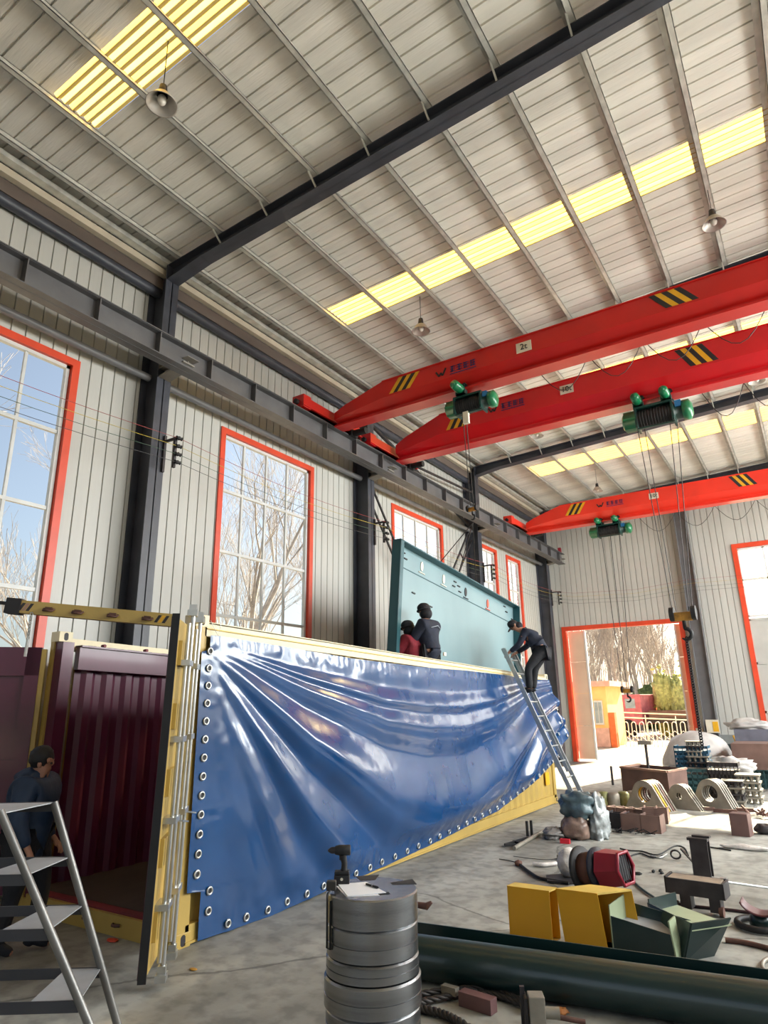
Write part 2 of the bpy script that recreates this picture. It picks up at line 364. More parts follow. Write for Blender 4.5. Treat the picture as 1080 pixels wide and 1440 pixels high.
D1 = (-7.9, -3.63, 4.76); D2 = (-1.80, 2.55, 7.08)
wall_with((XW, YE, 0), (1, 0, 0), (0, -1, 0), XR-XW, [(D1[0]-XW, D1[1]-XW, 0, D1[2]), (D2[0]-XW, D2[1]-XW, 0, D2[2])], 10.2, 'wall_end')
RW = [(-5.2, -1.2), (1.2, 5.2), (7.0, 11.0), (12.9, 16.9), (18.8, 22.8)]
wall_with((XR, YB, 0), (0, 1, 0), (-1, 0, 0), YE-YB, [(a-YB, b-YB, 1.4, 8.9) for a, b in RW], 10.2, 'wall_right')
wall_with((XW, YB, 0), (1, 0, 0), (0, 1, 0), XR-XW, [(1.8, 11.2, 0, 6.6)], 10.2, 'wall_back')
# end wall dado
dd = MB(); dd.box((D1[1]+.14, YE-.06, 0), (D2[0]-.14, YE-.005, .95)); dd.box((D2[1]+.14, YE-.06, 0), (XR, YE-.005, .95)); struct(dd, 'trim_1', dadom)
# roof with skylight openings
SKY = [(3.1, 3.72), (8.62, 9.28), (14.3, 15.05), (19.25, 20.3)]; SX0, SX1 = -6.75, .72
rf = MB(); RU = Vector((0, 1, 0)); RV = Vector((1, 0, .045)); RN = Vector((0, 0, -1))
def rsheet(y0, y1, x0, x1): ribbed(rf, (x0, y0, roofz(x0)), RU, RV, RN, y1-y0, x1-x0, pitch=.225, g=.026, dp=.032, phase=y0)
cur = YB
for a, b in SKY:
    rsheet(cur, a, XW-.1, XR+.1); rsheet(a, b, XW-.1, SX0); rsheet(a, b, SX1, XR+.1); cur = b
rsheet(cur, YE, XW-.1, XR+.1)
rf.add([(x, y, roofz(x)+.06) for x, y in ((XW-.1, YB), (XR+.1, YB), (XR+.1, YE), (XW-.1, YE))][:0], [])
struct(rf, 'ceiling', roofm)
for i, (a, b) in enumerate(SKY):
    k = MB(); n = int((b-a)/.05)
    vs = []
    for j in range(n+1):
        y = a+(b-a)*j/n; dz = .018*math.cos(j*math.pi)
        vs += [(SX0, y, roofz(SX0)+dz), (SX1, y, roofz(SX1)+dz)]
    k.add(vs, [(2*j, 2*j+1, 2*j+3, 2*j+2) for j in range(n)]); o = struct(k, 'skylight', skym)
# columns
CY = [-5.76+.14, .12, 6.0, 11.88, 17.77, 23.84]
def hcol(mb, x0, x1, yc, w, z0, z1, t=.02):
    mb.box((x0, yc-w/2, z0), (x0+t, yc+w/2, z1)); mb.box((x1-t, yc-w/2, z0), (x1, yc+w/2, z1)); mb.box((x0, yc-t/2, z0), (x1, yc+t/2, z1))
for y in CY:
    c = MB(); hcol(c, XW+.01, -7.97, y, .26, 0, roofz(-8.2)-.15); o = struct(c, 'column', navym)
    k = MB()   # corbel bracket that carries the runway beam
    k.add([(x, yy, z) for yy in (y-.11, y+.11) for x, z in ((-7.97, 7.04), (-7.4, 7.13), (-7.4, 7.15), (-7.97, 7.06))], [(0, 1, 2, 3), (7, 6, 5, 4), (0, 4, 5, 1), (1, 5, 6, 2), (2, 6, 7, 3), (3, 7, 4, 0)])
    k.add([(x, yy, z) for yy in (y-.01, y+.01) for x, z in ((-7.97, 7.05), (-7.42, 7.14), (-7.42, 7.19), (-7.97, 7.19))], [(0, 1, 2, 3), (7, 6, 5, 4), (0, 4, 5, 1), (1, 5, 6, 2), (2, 6, 7, 3), (3, 7, 4, 0)])
    k.box((-7.97, y-.11, 7.19), (-7.3, y+.11, 7.2)); struct(k, 'corbel', mat('grey_corbel', (138, 134, 126), .5), o)
c = MB(); hcol(c, -3.43, -3.03, YE-.2, .3, 0, 10); o = struct(c, 'column', underm)
for y in CY:
    c = MB(); hcol(c, XR-.45, XR-.01, y, .26, 0, 9.8); struct(c, 'column', navym)
# rafters (tapered I beams)
def rafter(y, m=navym):
    r = MB()
    def zt(x): return roofz(x)-.15
    def zb(x): return roofz(x)-.36-(.0 if x > -7.2 else .10*(-7.2-x))
    xs = [-7.97, -7.2, -3, 2, XR-.4]
    for i in range(len(xs)-1):
        a, b = xs[i], xs[i+1]
        for (w, lo, hi) in ((.24, lambda x: zt(x)-.014, zt), (.24, zb, lambda x: zb(x)+.014), (.014, zb, zt)):
            vs = [(x, y+s*w/2, f(x)) for x in (a, b) for s in (-1, 1) for f in (lo, hi)]
            r.add(vs, [(0, 1, 3, 2), (4, 6, 7, 5), (0, 4, 5, 1), (2, 3, 7, 6), (0, 2, 6, 4), (1, 5, 7, 3)])
    o = struct(r, 'rafter', m); return o
for y in CY: rafter(y)
PX = [-7.75, -6.78, -5.8, -4.87, -3.95, -3.02, -2.08, -1.15, -.23, .7, 1.63, 2.56, 3.5, 4.4, 5.4]
for x in PX:
    z = roofz(x); p = MB()
    p.box((x-.004, YB, z-.148), (x+.004, YE, z-.006)); p.box((x-.004, YB, z-.148), (x+.075, YE, z-.140)); p.box((x-.075, YB, z-.014), (x+.004, YE, z-.006)); p.box((x+.067, YB, z-.148), (x+.075, YE, z-.125))
    struct(p, 'purlin', purlm)
# fly braces at every rafter and purlin, and bolted cleats
for y in CY[1:]:
    for i, x in enumerate(PX[1:-5]):
        b = MB(); b.bar((x, y-.30, roofz(x)-.1), (x, y-.02, roofz(x)-.34), .022); struct(b, 'brace', purlm)
# eave beam, gutter band and wall girt
g = MB(); g.box((XW+.005, YB, 8.78), (XW+.2, YE, 8.98)); struct(g, 'gutter', gutm)
g = MB(); g.cyl((XW+.12, YB, 8.72), (XW+.12, YE, 8.72), .085, 14); struct(g, 'eave_strut', navym)
g = MB(); g.box((XW+.2, YB, 8.99), (XW+.3, YE, 9.1)); struct(g, 'trim_2', cream)
g = MB(); g.box((XW+.3, YB, 9.12), (XW+.44, YE, 9.2)); struct(g, 'eave_purlin', purlm)
for y0, y1 in zip(CY[:-1], CY[1:]):
    g = MB(); g.cyl((XW+.22, y0+.13, 6.95+.12), (XW+.22, y1-.13, 6.95+.12), .06, 12); struct(g, 'wall_tube', underm)
# crane runway beam with stiffeners and rail
rb = MB(); BX = -7.45
rb.box((BX-.11, YB, 7.37), (BX+.11, YE-.9, 7.385)); rb.box((BX-.11, YB, 7.2), (BX+.11, YE-.9, 7.215)) if False else None
rb.box((BX-.13, YB, 7.375), (BX+.13, 23.95, 7.39)); rb.box((BX-.13, YB, 6.985+.02), (BX+.13, 23.95, 7.02)); rb.box((BX-.008, YB, 7.0), (BX+.008, 23.95, 7.39))
o = struct(rb, 'runway_beam', beamm)
y = YB+.4
while y < 23.9:
    k = MB(); k.box((BX-.12, y-.008, 7.02), (BX+.12, y+.008, 7.375)); struct(k, 'stiffener', beamm, o); y += 1.0
k = MB(); k.box((BX-.03, YB, 7.39), (BX+.03, 23.9, 7.43)); struct(k, 'rail', dkst, o)
k = MB(); k.box((BX-.05, 23.75, 7.43), (BX+.05, 23.87, 7.62)); struct(k, 'end_stop', maroonp, o)
# far side runway
rb = MB(); rb.box((4.9, YB, 7.375), (5.16, 23.95, 7.39)); rb.box((4.9, YB, 7.0), (5.16, 23.95, 7.02)); rb.box((5.02, YB, 7.0), (5.04, 23.95, 7.39)); rb.box((5.0, YB, 7.39), (5.06, 23.9, 7.43)); struct(rb, 'runway_beam', beamm)
# windows of the left wall
def window(name, y0, y1, z0, z1, cols, rows, x=XW, sgn=1, frame_w=.11, axis='y', fm=orange):
    def P(u, z, d): return (x+sgn*d, u, z) if axis == 'y' else (u, x+sgn*d, z)
    def bx(mb, u0, u1, za, zb, d0, d1):
        a = P(u0, za, d0); b = P(u1, zb, d1); mb.box([min(i, j) for i, j in zip(a, b)], [max(i, j) for i, j in zip(a, b)])
    f = MB(); w = frame_w
    bx(f, y0-w+.02, y1+w-.02, z1-.02, z1+w-.02, -.14, .03); bx(f, y0-w+.02, y1+w-.02, z0-w+.02, z0+.02, -.14, .03)
    bx(f, y0-w+.02, y0+.02, z0+.02, z1-.02, -.14, .03); bx(f, y1-.02, y1+w-.02, z0+.02, z1-.02, -.14, .03)
    o = struct(f, name, fm)
    s_ = MB(); i0, i1 = y0+.03, y1-.03; t = .03
    bx(s_, i0, i1, z1-.07, z1-.02, -.1, -.03); bx(s_, i0, i1, z0+.02, z0+.07, -.1, -.03); bx(s_, i0, i0+.05, z0+.02, z1-.02, -.1, -.03); bx(s_, i1-.05, i1, z0+.02, z1-.02, -.1, -.03)
    struct(s_, 'sash', mull, o)
    m = MB()
    for c in cols: bx(m, c-.02, c+.02, z0+.02, z1-.02, -.09, -.05)
    for r_ in rows: bx(m, i0, i1, r_-.025, r_+.025, -.095, -.045)
    struct(m, 'mullion', mull, o)
    p = MB(); bx(p, i0, i1, z0+.02, z1-.02, -.074, -.07); struct(p, 'pane', glassm, o)
    return o
zr = [5.78, 4.66, 3.54]
window('window_1', 2.1, 4.83-.09, WZ0, WZ1-.1, [2.75, 3.42, 4.09], zr)
window('window_2', 7.72, 10.2, WZ0, WZ1-.1, [8.30, 8.92, 9.53], zr)
window('window_3', 13.5, 16.05, WZ0, WZ1-.1, [14.1, 14.72, 15.36], zr)
window('window_4', 18.2, 19.88, WZ0, WZ1-.1, [18.8, 19.35], zr)
window('window_5', 20.86, 21.98, WZ0, WZ1-.1, [21.4], zr)
for i, (a, b) in enumerate(RW):
    window('window_%d' % (6+i), a+.08, b-.08, 1.4, 8.8, [a+1, a+2, a+3], [3.3, 5.2, 7.1], x=XR, sgn=-1, frame_w=.11)
# end wall door 1 : orange frame, folded beige leaves
def doorframe(name, x0, x1, z, w=.15):
    f = MB(); f.box((x0, YE-.05, 0), (x0+w, YE+.16, z-w)); f.box((x1-w, YE-.05, 0), (x1, YE+.16, z-w)); f.box((x0, YE-.05, z-w), (x1, YE+.16, z)); return struct(f, name, orange)
d1 = doorframe('door_1', D1[0], D1[1], D1[2])
for nm, xa, xb in (('leaf', -7.75, -7.12), ('leaf', -3.99, -3.78)):
    k = MB()
    for j in range(4): k.box((xa, YE+.2, .08+j*1.13), (xb, YE+.27, .08+j*1.13+1.12))
    struct(k, nm, beige, d1)
k = MB(); k.box((-7.17, YE+.19, .05), (-7.11, YE+.29, 4.6)); k.box((-4.0, YE+.19, .05), (-3.95, YE+.29, 4.6)); struct(k, 'leaf_edge', mull, d1)
d2 = doorframe('door_2', D2[0], D2[1], D2[2])
k = MB(); px0, px1 = D2[0]+.13, D2[1]-.13
k.box((px0, YE+.03, .05), (px1, YE+.08, 4.55))
for z in (.05, 1.6, 3.1, 4.5): k.box((px0, YE+.0, z), (px1, YE+.1, z+.07))
for x in (px0, px0+.75, px0+1.5, px0+2.9): k.box((x, YE+.0, .05), (x+.06, YE+.1, 4.55))
struct(k, 'lower_leaf', greyp, d2)
k = MB()
for z in (4.62, 5.82, 6.86): k.box((px0, YE+.0, z), (px1, YE+.1, z+.06))
x = px0
while x < px1: k.box((x, YE+.0, 4.6), (x+.05, YE+.1, 6.9)); x += .75
struct(k, 'window_bar', mull, d2)
k = MB(); k.box((px0, YE+.05, 4.62), (px1, YE+.056, 6.9)); struct(k, 'pane', glassm, d2)
# flat tie across the last bay, lattice wall bracing between the second and third column
def lattice(y0, z0, y1, z1, x=-8.15):
    b = MB(); d = Vector((0, y1-y0, z1-z0)); n = Vector((0, -d.z, d.y)).normalized()*.15; p = Vector((x, y0, z0)); q = p+d
    b.bar(p+n, q+n, .04); b.bar(p-n, q-n, .04); m = int(d.length/.9)
    for i in range(1, m): c = p+d*i/m; b.bar(c+n, c-n, .03)
    struct(b, 'brace', dkst)
lattice(12.05, 6.9, 17.6, .4); lattice(17.6, 6.9, 12.05, .4, -8.22)
b = MB(); b.bar((-8.2, 11.95, 8.7), (-8.2, 17.65, 7.2), .07); b.bar((-8.1, 13.9, 8.1), (-8.1, 17.65, 8.3), .05); struct(b, 'brace', dkst)
b = MB(); b.bar((-8.2, 11.95, 7.5), (-8.2, 14.2, 8.1), .06); struct(b, 'brace', dkst)
# ------------------------------------------------------------------ cranes
def glyphs(mb, x0, y, z0, h, seed, n=4):
    rnd = random.Random(seed)
    for i in range(n):
        x = x0+i*h*1.08
        for j in range(3):
            zz = z0+h*(.1+.38*j); mb.box((x, y-.006, zz), (x+h*.85, y, zz+h*.1))
        for j in range(2):
            xx = x+h*(.1+.5*rnd.random()); mb.box((xx, y-.006, z0), (xx+h*.12, y, z0+h))
def crane(y, label, cap, paint, top, x1=5.03, carr=1.9, half=.25):
    t = thing('bridge_crane', label, 'overhead crane', (BX, y, 7.43), 'single girder bridge cranes under the roof')
    zb = 7.28+.02
    # girder: box upper body, sloping cheeks, I beam foot; tapers at both ends
    xs = [(BX+.28, .45), (BX+.55, .62), (BX+1.45, 1.), (x1-1.45, 1.), (x1-.55, .62), (x1-.28, .45)]
    H = top-zb
    g_ = MB(); rings = []
    for (x, k) in xs:
        zt = zb+H*k; wv = half*(.55+.45*k)
        zs1 = zb+H*(.40 if k == 1 else .34*k+.04); zs2 = zb+H*(.14 if k == 1 else .12)
        rings.append([(x, y-wv, zt), (x, y-wv, zs1), (x, y-.07, zs2), (x, y-.035, zb+.02), (x, y+.035, zb+.02), (x, y+.07, zs2), (x, y+wv, zs1), (x, y+wv, zt)])
    n = 8; vs = [p for r_ in rings for p in r_]; fs = []
    for i in range(len(rings)-1):
        for k in range(n): fs.append((i*n+k, i*n+(k+1) % n, (i+1)*n+(k+1) % n, (i+1)*n+k))
    fs += [tuple(range(n)), tuple(range((len(rings)-1)*n, len(rings)*n))[::-1]]
    g_.add(vs, fs); gi = g_.build('girder', paint, t)
    fl_ = MB(); fl_.box((BX+.25, y-.15, zb-.018), (x1-.25, y+.15, zb+.012)); sub(fl_, 'bottom_flange', paint, gi, t)
    lip = MB(); lip.box((BX+1.45, y-half-.02, top-.012), (x1-1.45, y+half+.02, top+.004)); sub(lip, 'top_plate', paint, gi, t)
    for xc in (BX, x1-.03):
        c = MB(); L = carr/2
        c.box((xc-.1, y-L, 7.43+.03), (xc+.13, y+L, 7.43+.24)); c.box((xc-.13, y-L-.02, 7.43+.01), (xc+.15, y-L+.2, 7.43+.27)); c.box((xc-.1, y-L+.0, 7.46), (xc+.17, y+L, 7.475))
        e = c.build('end_carriage', paint, t, bevel=.006)
        for yy in (y-L+.18, y+L-.18):
            w = MB(); w.cyl((xc-.05, yy, 7.53), (xc+.05, yy, 7.53), .1, 20); sub(w, 'wheel', blackm, e, t)
        b_ = MB(); b_.cyl((xc, y-L-.09, 7.56), (xc, y-L-.02, 7.56), .05, 12); b_.cyl((xc, y+L, 7.56), (xc, y+L+.08, 7.56), .05, 12); sub(b_, 'buffer', blackm, e, t)
        b_ = MB(); b_.cyl((xc+.2, y+L-.35, 7.42), (xc+.5, y+L-.35, 7.42), .07, 14); b_.box((xc+.13, y+L-.45, 7.36), (xc+.2, y+L-.22, 7.5)); sub(b_, 'travel_motor', blackm, e, t)
    yf = y-half-.004
    for xa, sgn in ((BX+1.6, 1), (x1-3.2 if False else -1.0, -1)):
        for j in range(5):
            s_ = MB(); w = .09; sl = .22*sgn*1
            x0 = xa+j*w; z0_, z1_ = zb+H*.46, top-.03
            s_.add([(x0, yf, z0_), (x0+w, yf, z0_), (x0+w+sl, yf, z1_), (x0+sl, yf, z1_)], [(0, 1, 2, 3)])
            s_.build('warning_stripe', yelm if (j % 2 == 0) == (sgn > 0) else inkm, t)
    p = MB(); px = -3.2; p.box((px-.13, yf-.01, top-.30), (px+.13, yf, top-.12)); pl = p.build('capacity_plate', whitem, t)
    tm = text_mesh(cap, .15, inkm, 'capacity_lettering', None, Matrix.Translation((px, yf-.016, top-.21)) @ Matrix.Rotation(R(90), 4, 'X'))
    tm.data.transform(Matrix.Translation(-Vector(t['b']))); tm.parent = pl
    b_ = MB(); xl = -4.75; zl = top-.27
    b_.bar((xl-.1, yf-.004, zl+.1), (xl-.04, yf-.004, zl), .006, .03, up=(0, 0, 1)); b_.bar((xl-.04, yf-.004, zl), (xl+.0, yf-.004, zl+.06), .006, .03); b_.bar((xl, yf-.004, zl+.06), (xl+.03, yf-.004, zl), .006, .03); b_.bar((xl+.03, yf-.004, zl), (xl+.1, yf-.004, zl+.13), .006, .03)
    b_.build('maker_emblem', inkm, t)
    b_ = MB(); glyphs(b_, xl+.18, yf, zl+.01, .12, 3, 4); b_.box((xl+.18, yf-.005, zl-.03), (xl+.68, yf, zl-.015)); b_.build('maker_lettering', bluem, t)
    return t
crane(9.6, 'red overhead crane marked 2t, nearest of the three across the hall', '2t', redm, 7.87)
crane(11.9, 'red overhead crane marked 10t, middle one right behind the 2t crane', '10t', mat('crimson_crane_paint', (200, 14, 26), .36, 0, .07, 1.5, coat=.15), 8.06, carr=2.0, half=.27)
crane(19.85, 'light red overhead crane marked 10t, farthest near the end wall', '10t', redd, 7.98, carr=2.1, half=.26)
# hoists
def hoist(x, y, label, L=.9, r=.13, motors=2, z=7.0, rope_end=None, ropes=4, hooklab=None):
    t = thing('electric_hoist', label, 'hoist', (x, y, z), 'green electric hoists under the cranes')
    d = MB(); d.cyl((x-L*.28, y, z), (x+L*.26, y, z), r, 24)
    k = 0
    while k < 12: xx = x-L*.26+k*L*.043; d.tube([(xx, y+math.cos(a)*r*1.03, z+math.sin(a)*r*1.03) for a in [2*math.pi*q/16 for q in range(16)]], .009, 4, closed=True); k += 1
    d.build('rope_drum', blackm, t)
    e = MB(); e.lathe((0, y, z), [(0, x-L*.5), (r*.7, x-L*.5), (r*1.12, x-L*.46), (r*1.12, x-L*.29), (r*1.2, x-L*.28), (0, x-L*.28)], 20, 'X')
    em = e.build('gear_case', greenm, t)
    for a in range(6):
        f = MB(); an = a*math.pi/3; f.cyl((x-L*.47, y+math.cos(an)*r*1.05, z+math.sin(an)*r*1.05), (x-L*.29, y+math.cos(an)*r*1.05, z+math.sin(an)*r*1.05), .018, 8); sub(f, 'bolt_rib', greenm, em, t)
    f = MB(); f.lathe((0, y, z), [(r*1.15, x+L*.26), (r*1.15, x+L*.29), (r*.85, x+L*.3), (r*.85, x+L*.40)], 20, 'X'); f.build('flange', dgreen, t)
    f = MB(); f.lathe((0, y, z), [(0, x+L*.40), (r*1.1, x+L*.40), (r*1.1, x+L*.5), (r*.6, x+L*.54), (0, x+L*.54)], 20, 'X'); f.build('hoist_motor', greenm, t)
    f = MB(); f.box((x-L*.3, y-r*.9, z+r*1.0), (x+L*.28, y+r*.9, z+r*1.25)); f.box((x-L*.28, y-r*.75, z-r*1.3), (x+L*.27, y-r*.5, z-r*1.15)); f.box((x-L*.29, y-.02-r, z-r*1.2), (x-L*.26, y+r, z+r)); f.box((x+L*.25, y-.02-r, z-r*1.2), (x+L*.28, y+r, z+r)); f.build('frame', dgreen, t)
    f = MB(); f.box((x+L*.31, y-r*1.05, z+r*.2), (x+L*.40, y-r*.5, z+r*.9)); f.build('control_box', bluep, t)
    for j in range(motors):
        mx = x-L*.22+(j*L*.42 if motors > 1 else .1*L)
        f = MB(); f.box((mx-.09, y-.17, z+r*1.25), (mx+.09, y-.06, 7.36)); f.box((mx-.09, y+.06, z+r*1.25), (mx+.09, y+.17, 7.36)); f.box((mx-.08, y-.17, z+r*1.25), (mx+.08, y+.17, z+r*1.25+.02)); tr = f.build('trolley', dgreen, t)
        f = MB(); 
        for s_ in (-1, 1): f.cyl((mx-.06, y+s_*.1, 7.35), (mx-.06, y+s_*.15, 7.35), .05, 14); f.cyl((mx+.07, y+s_*.1, 7.35), (mx+.07, y+s_*.15, 7.35), .05, 14)
        sub(f, 'wheel', blackm, tr, t)
        f = MB(); zc = z+r*1.25+.1; f.lathe((mx, 0, zc), [(0, y-.42), (.05, y-.42), (.08, y-.39), (.085, y-.2), (.085, y-.17), (0, y-.17)], 18, 'Y'); f.lathe((mx, 0, zc), [(.0, y-.43), (.035, y-.43), (.035, y-.40)], 12, 'Y'); f.build('travel_motor', greenm, t)
    return t
def hook_block(p, label, s=1., col=brassm):
    t = thing('hook_block', label, 'crane hook', p, 'crane hook blocks')
    x, y, z = p
    b = MB(); b.box((x-.12*s, y-.04*s, z-.05*s), (x+.12*s, y+.04*s, z+.07*s)); b.build('block_body', col, t, bevel=.01*s)
    for sx in (-1, 1): b = MB(); b.cyl((x+sx*.14*s-.03*s, y, z+.05*s), (x+sx*.14*s+.03*s, y, z+.05*s), .1*s, 18); b.build('sheave', blackm, t)
    pts = [(x, y, z-.05*s), (x, y, z-.15*s)]+[(x+.075*s*math.sin(a)+.0, y, z-.23*s+.075*s*math.cos(a)) for a in [R(q) for q in range(0, 250, 25)]]
    b = MB(); b.tube(pts, [.025*s]*2+[.028*s]*7+[.022*s, .016*s, .01*s][:len(pts)-9], 8); b.build('hook', blackm, t)
    return t
def rope(name, pts, r, label, group, m=ropem):
    b = MB(); b.tube(pts, r, 6); return one(b, name, m, label, 'cable', pts[0], group)
hoist(-4.33, 9.6, 'green hoist with one travel motor under the 2t crane', L=.92, motors=1, r=.135, z=7.02)
hoist(-1.72, 11.9, 'large green hoist with two travel motors under the middle crane', L=1.15, r=.17, z=6.98)
hoist(-4.62, 19.85, 'small green hoist hanging from the farthest crane', L=1.2, r=.15, z=7.0)
GR = 'steel hoist ropes'
for (x0, x1, y0, y1, z0, z1, lab) in [(-4.47, -4.93, 9.55, 10.66, 6.95, 5.55, 'left fall of rope from the 2t crane hoist'), (-4.41, -4.87, 9.55, 10.66, 6.95, 5.55, 'right fall of rope from the 2t crane hoist')]:
    rope('hoist_rope', [(x0, y0, z0), (x1, y1, z1)], .008, lab, GR)
H2 = ony(961, 868, 11.9)
for i, (dx, lab) in enumerate(((-.17, 'outer left'), (-.11, 'inner left'), (.11, 'inner right'), (.17, 'outer right'))):
    rope('hoist_rope', [(-1.72+dx*2, 11.9, 6.85), (H2.x+dx*.9, 11.9, H2.z+.1)], .007, lab+' rope from the large middle crane hoist to its hook block', GR)
H3 = ony(882, 972, 19.85)
for i, (dx, lab) in enumerate(((-.12, 'left'), (.0, 'middle'), (.12, 'right'))):
    rope('hoist_rope', [(-4.62+dx*2.2, 19.85, 6.85), (H3.x+dx, 19.85, H3.z+.1)], .01, lab+' long rope from the farthest hoist down to its hook in the doorway', GR)
H1 = Vector((-4.9, 10.66, 5.47))
hook_block(tuple(H1), 'yellow hook block above the hanging teal panel', .62)
hook_block(tuple(H2), 'brown double sheave hook block in front of the end wall column', 1.2)
hook_block(tuple(H3), 'small brown hook block hanging in the open doorway', .95)
cb = MB(); cz = H2.z-.35
while cz > 1.3: cb.tube([(H2.x+.02*math.cos(a)+.0, 11.9, cz+.03*math.sin(a)) for a in [2*math.pi*q/8 for q in range(8)]], .009, 4, closed=True); cz -= .042
one(cb, 'lifting_chain', blackm, 'black lifting chain hanging under the big brown hook block', 'chain', (H2.x, 11.9, 1.3))
# capacity limiter tag on rope
b = MB(); q = ony(657, 574+6, 9.55); b.box((q.x-.06, q.y-.06, q.z-.22), (q.x+.04, q.y, q.z)); one(b, 'limit_switch', whitem, 'small white limit switch box on the 2t hoist rope', 'switch', tuple(q))
# festoon cables under the cranes
def festoon(y, x0, x1, z, n, lab, m=ropem, dip=.35):
    b = MB(); w = (x1-x0)/n
    for i in range(n):
        b.tube([(x0+w*i+w*k/8, y, z-dip*math.sin(math.pi*k/8)) for k in range(9)], .007, 5)
    one(b, 'festoon_cable', m, lab, 'cable', (x0, y, z), 'looped power cables under cranes')
festoon(9.95, -3.2, 4.6, 7.5, 9, 'looped cable trailing behind the 2t crane girder', dip=.5)
festoon(12.3, -.95, 4.5, 7.4, 8, 'looped cable behind the middle 10t crane beyond its hoist', dip=.55)
festoon(20.2, -3.8, 4.5, 7.35, 8, 'looped cable hanging below the farthest crane', dip=.5)
# conductor wires along the left wall
br = [ony(236, 640, 6.2), ony(524, 748, 12.1), ony(686, 812, 18.0), ony(776, 848, 24.1)]
wm = [mat('wire_red', (150, 60, 60), .5), mat('wire_yellow', (190, 170, 60), .5), mat('wire_green', (60, 90, 70), .5), mat('wire_black', (70, 70, 72), .5)]
wx = -7.62
wz = [br[0].z, br[1].z, br[2].z, br[3].z]
for i, y in enumerate((6.1, 11.98, 17.87, 23.94)):
    t = thing('insulator_bracket', ['insulator bracket on the nearest column, left of the second window', 'insulator bracket on the column between second and third windows', 'insulator bracket on the column behind the teal panel', 'insulator bracket on the corner column'][i], 'bracket', (-7.9, y, 5.75), 'conductor wire brackets')
    b = MB(); b.box((-7.97, y-.02, 5.5), (-7.93, y+.02, 6.1)); b.box((-7.95, y-.015, 5.98), (wx-.02, y+.015, 6.02)); b.box((-7.72, y-.02, 5.52), (-7.68, y+.02, 6.02)); b.build('arm', dkst, t)
    for k in range(4): b = MB(); z = 5.98-.13*k; b.lathe((wx, 0, z), [(0, y-.05), (.03, y-.05), (.02, y-.02), (.035, y), (.02, y+.02), (.03, y+.05), (0, y+.05)], 12, 'Y'); b.cyl((-7.7, y, z), (wx, y, z), .012, 6); b.build('insulator', blackm, t)
for k in range(4):
    b = MB(); z = 5.98-.13*k; ys = [-6.5, .2, 6.1, 11.98, 17.87, 23.94]; pts = []
    for a, c in zip(ys[:-1], ys[1:]):
        for q in range(8): pts.append((wx, a+(c-a)*q/8, z-.12*math.sin(math.pi*q/8)))
    pts += [(wx, 23.94, z), (-7.2, 24.2, z-.05), (-5, 24.2, z-.15), (-3.2, 24.2, z), (0, 24.2, z-.08), (3, 24.2, z)]
    b.tube(pts, .004, 5); one(b, 'conductor_wire', wm[k], ['topmost reddish', 'second yellow', 'third dark green', 'lowest grey'][k]+' wire of the four strung along the wall', 'wire', (wx, 0, z), 'conductor wires along the walls')
# pendant lamps
def lamp(x, y, zr_, zs, lab, s=1.):
    t = thing('pendant_lamp', lab, 'lamp', (x, y, zs), 'high bay pendant lamps')
    b = MB(); b.tube([(x, y, roofz(x)+.01), (x, y, zs+.2*s)], .006, 5); b.build('cord', blackm, t)
    b = MB(); b.lathe((x, y, zs), [(0, .2*s), (.04*s, .2*s), (.05*s, .12*s), (.06*s, .06*s)], 18); b.build('lamp_cap', dkst, t)
    b = MB(); b.lathe((x, y, zs), [(.055*s, .08*s), (.09*s, .06*s), (.17*s, -.06*s), (.175*s, -.065*s), (.16*s, -.06*s), (.08*s, .045*s)], 28); b.build('lamp_shade', lampm, t)
    b = MB(); b.blob((x, y, zs-.0*s), (.05*s, .05*s, .07*s), 0, 0); b.build('bulb', mat('unlit_bulb', (220, 215, 205), .2), t)
lamp(-5.08, 3.47, 0, 8.52, 'pendant lamp under the nearest yellow skylight, upper left')
lamp(-5.14, 9.38, 0, 8.72, 'pendant lamp above the left part of the 2t crane')
lamp(-.2, 9.6, 0, 8.9, 'pendant lamp at the right in front of the second skylight')
lamp(-5.0, 15.0, 0, 8.55, 'small pendant lamp seen beneath the middle crane')
lamp(-.08, 14.9, 0, 8.56, 'pendant lamp at the right edge behind the middle crane')
lamp(-5.1, 20.9, 0, 8.7, 'farthest pendant lamp just above the last crane')
# ------------------------------------------------------------------ container
CX, CL, Y0, Y1 = -5.07, -7.55, 4.44, 14.47
def ctz(y): return 2.90-.029*(y-4.5)
t = thing('shipping_container', 'long tan open top container with maroon interior and open doors', 'container', ((CX+CL)/2, 9.4, 0))
CT = t
def cpart(mb, n, m, par=None, **k): return mb.build(n, m, t, **k) if par is None else sub(mb, n, m, par, t, **k)
def corr(mb, x, y0, y1, zb, ztf, out, pitch=.28, d=.035, th=.004):
    ys = []; y = y0
    while y < y1: ys += [(y, 0), (y+pitch*.30, 0), (y+pitch*.5, d), (y+pitch*.8, d)]; y += pitch
    ys = [(a, b) for a, b in ys if a < y1]+[(y1, 0)]
    vs = []
    for a, b in ys: vs += [(x+out*b, a, zb), (x+out*b, a, ztf(a))]
    mb.add(vs, [(2*i, 2*i+2, 2*i+3, 2*i+1) for i in range(len(ys)-1)])
b = MB(); corr(b, CX-.06, Y0+.16, Y1-.1, .15, lambda y: ctz(y)-.14, 1); cpart(b, 'side_panel', contm)
b = MB(); corr(b, CX-.068, Y0+.16, Y1-.1, .15, lambda y: ctz(y)-.14, 1); cpart(b, 'side_lining', maroon)
b = MB(); corr(b, CL+.06, Y0+.3, Y1-.1, .15, lambda y: ctz(y)-.12, 1); cpart(b, 'inner_side_panel', maroon, label='maroon corrugated inner wall')
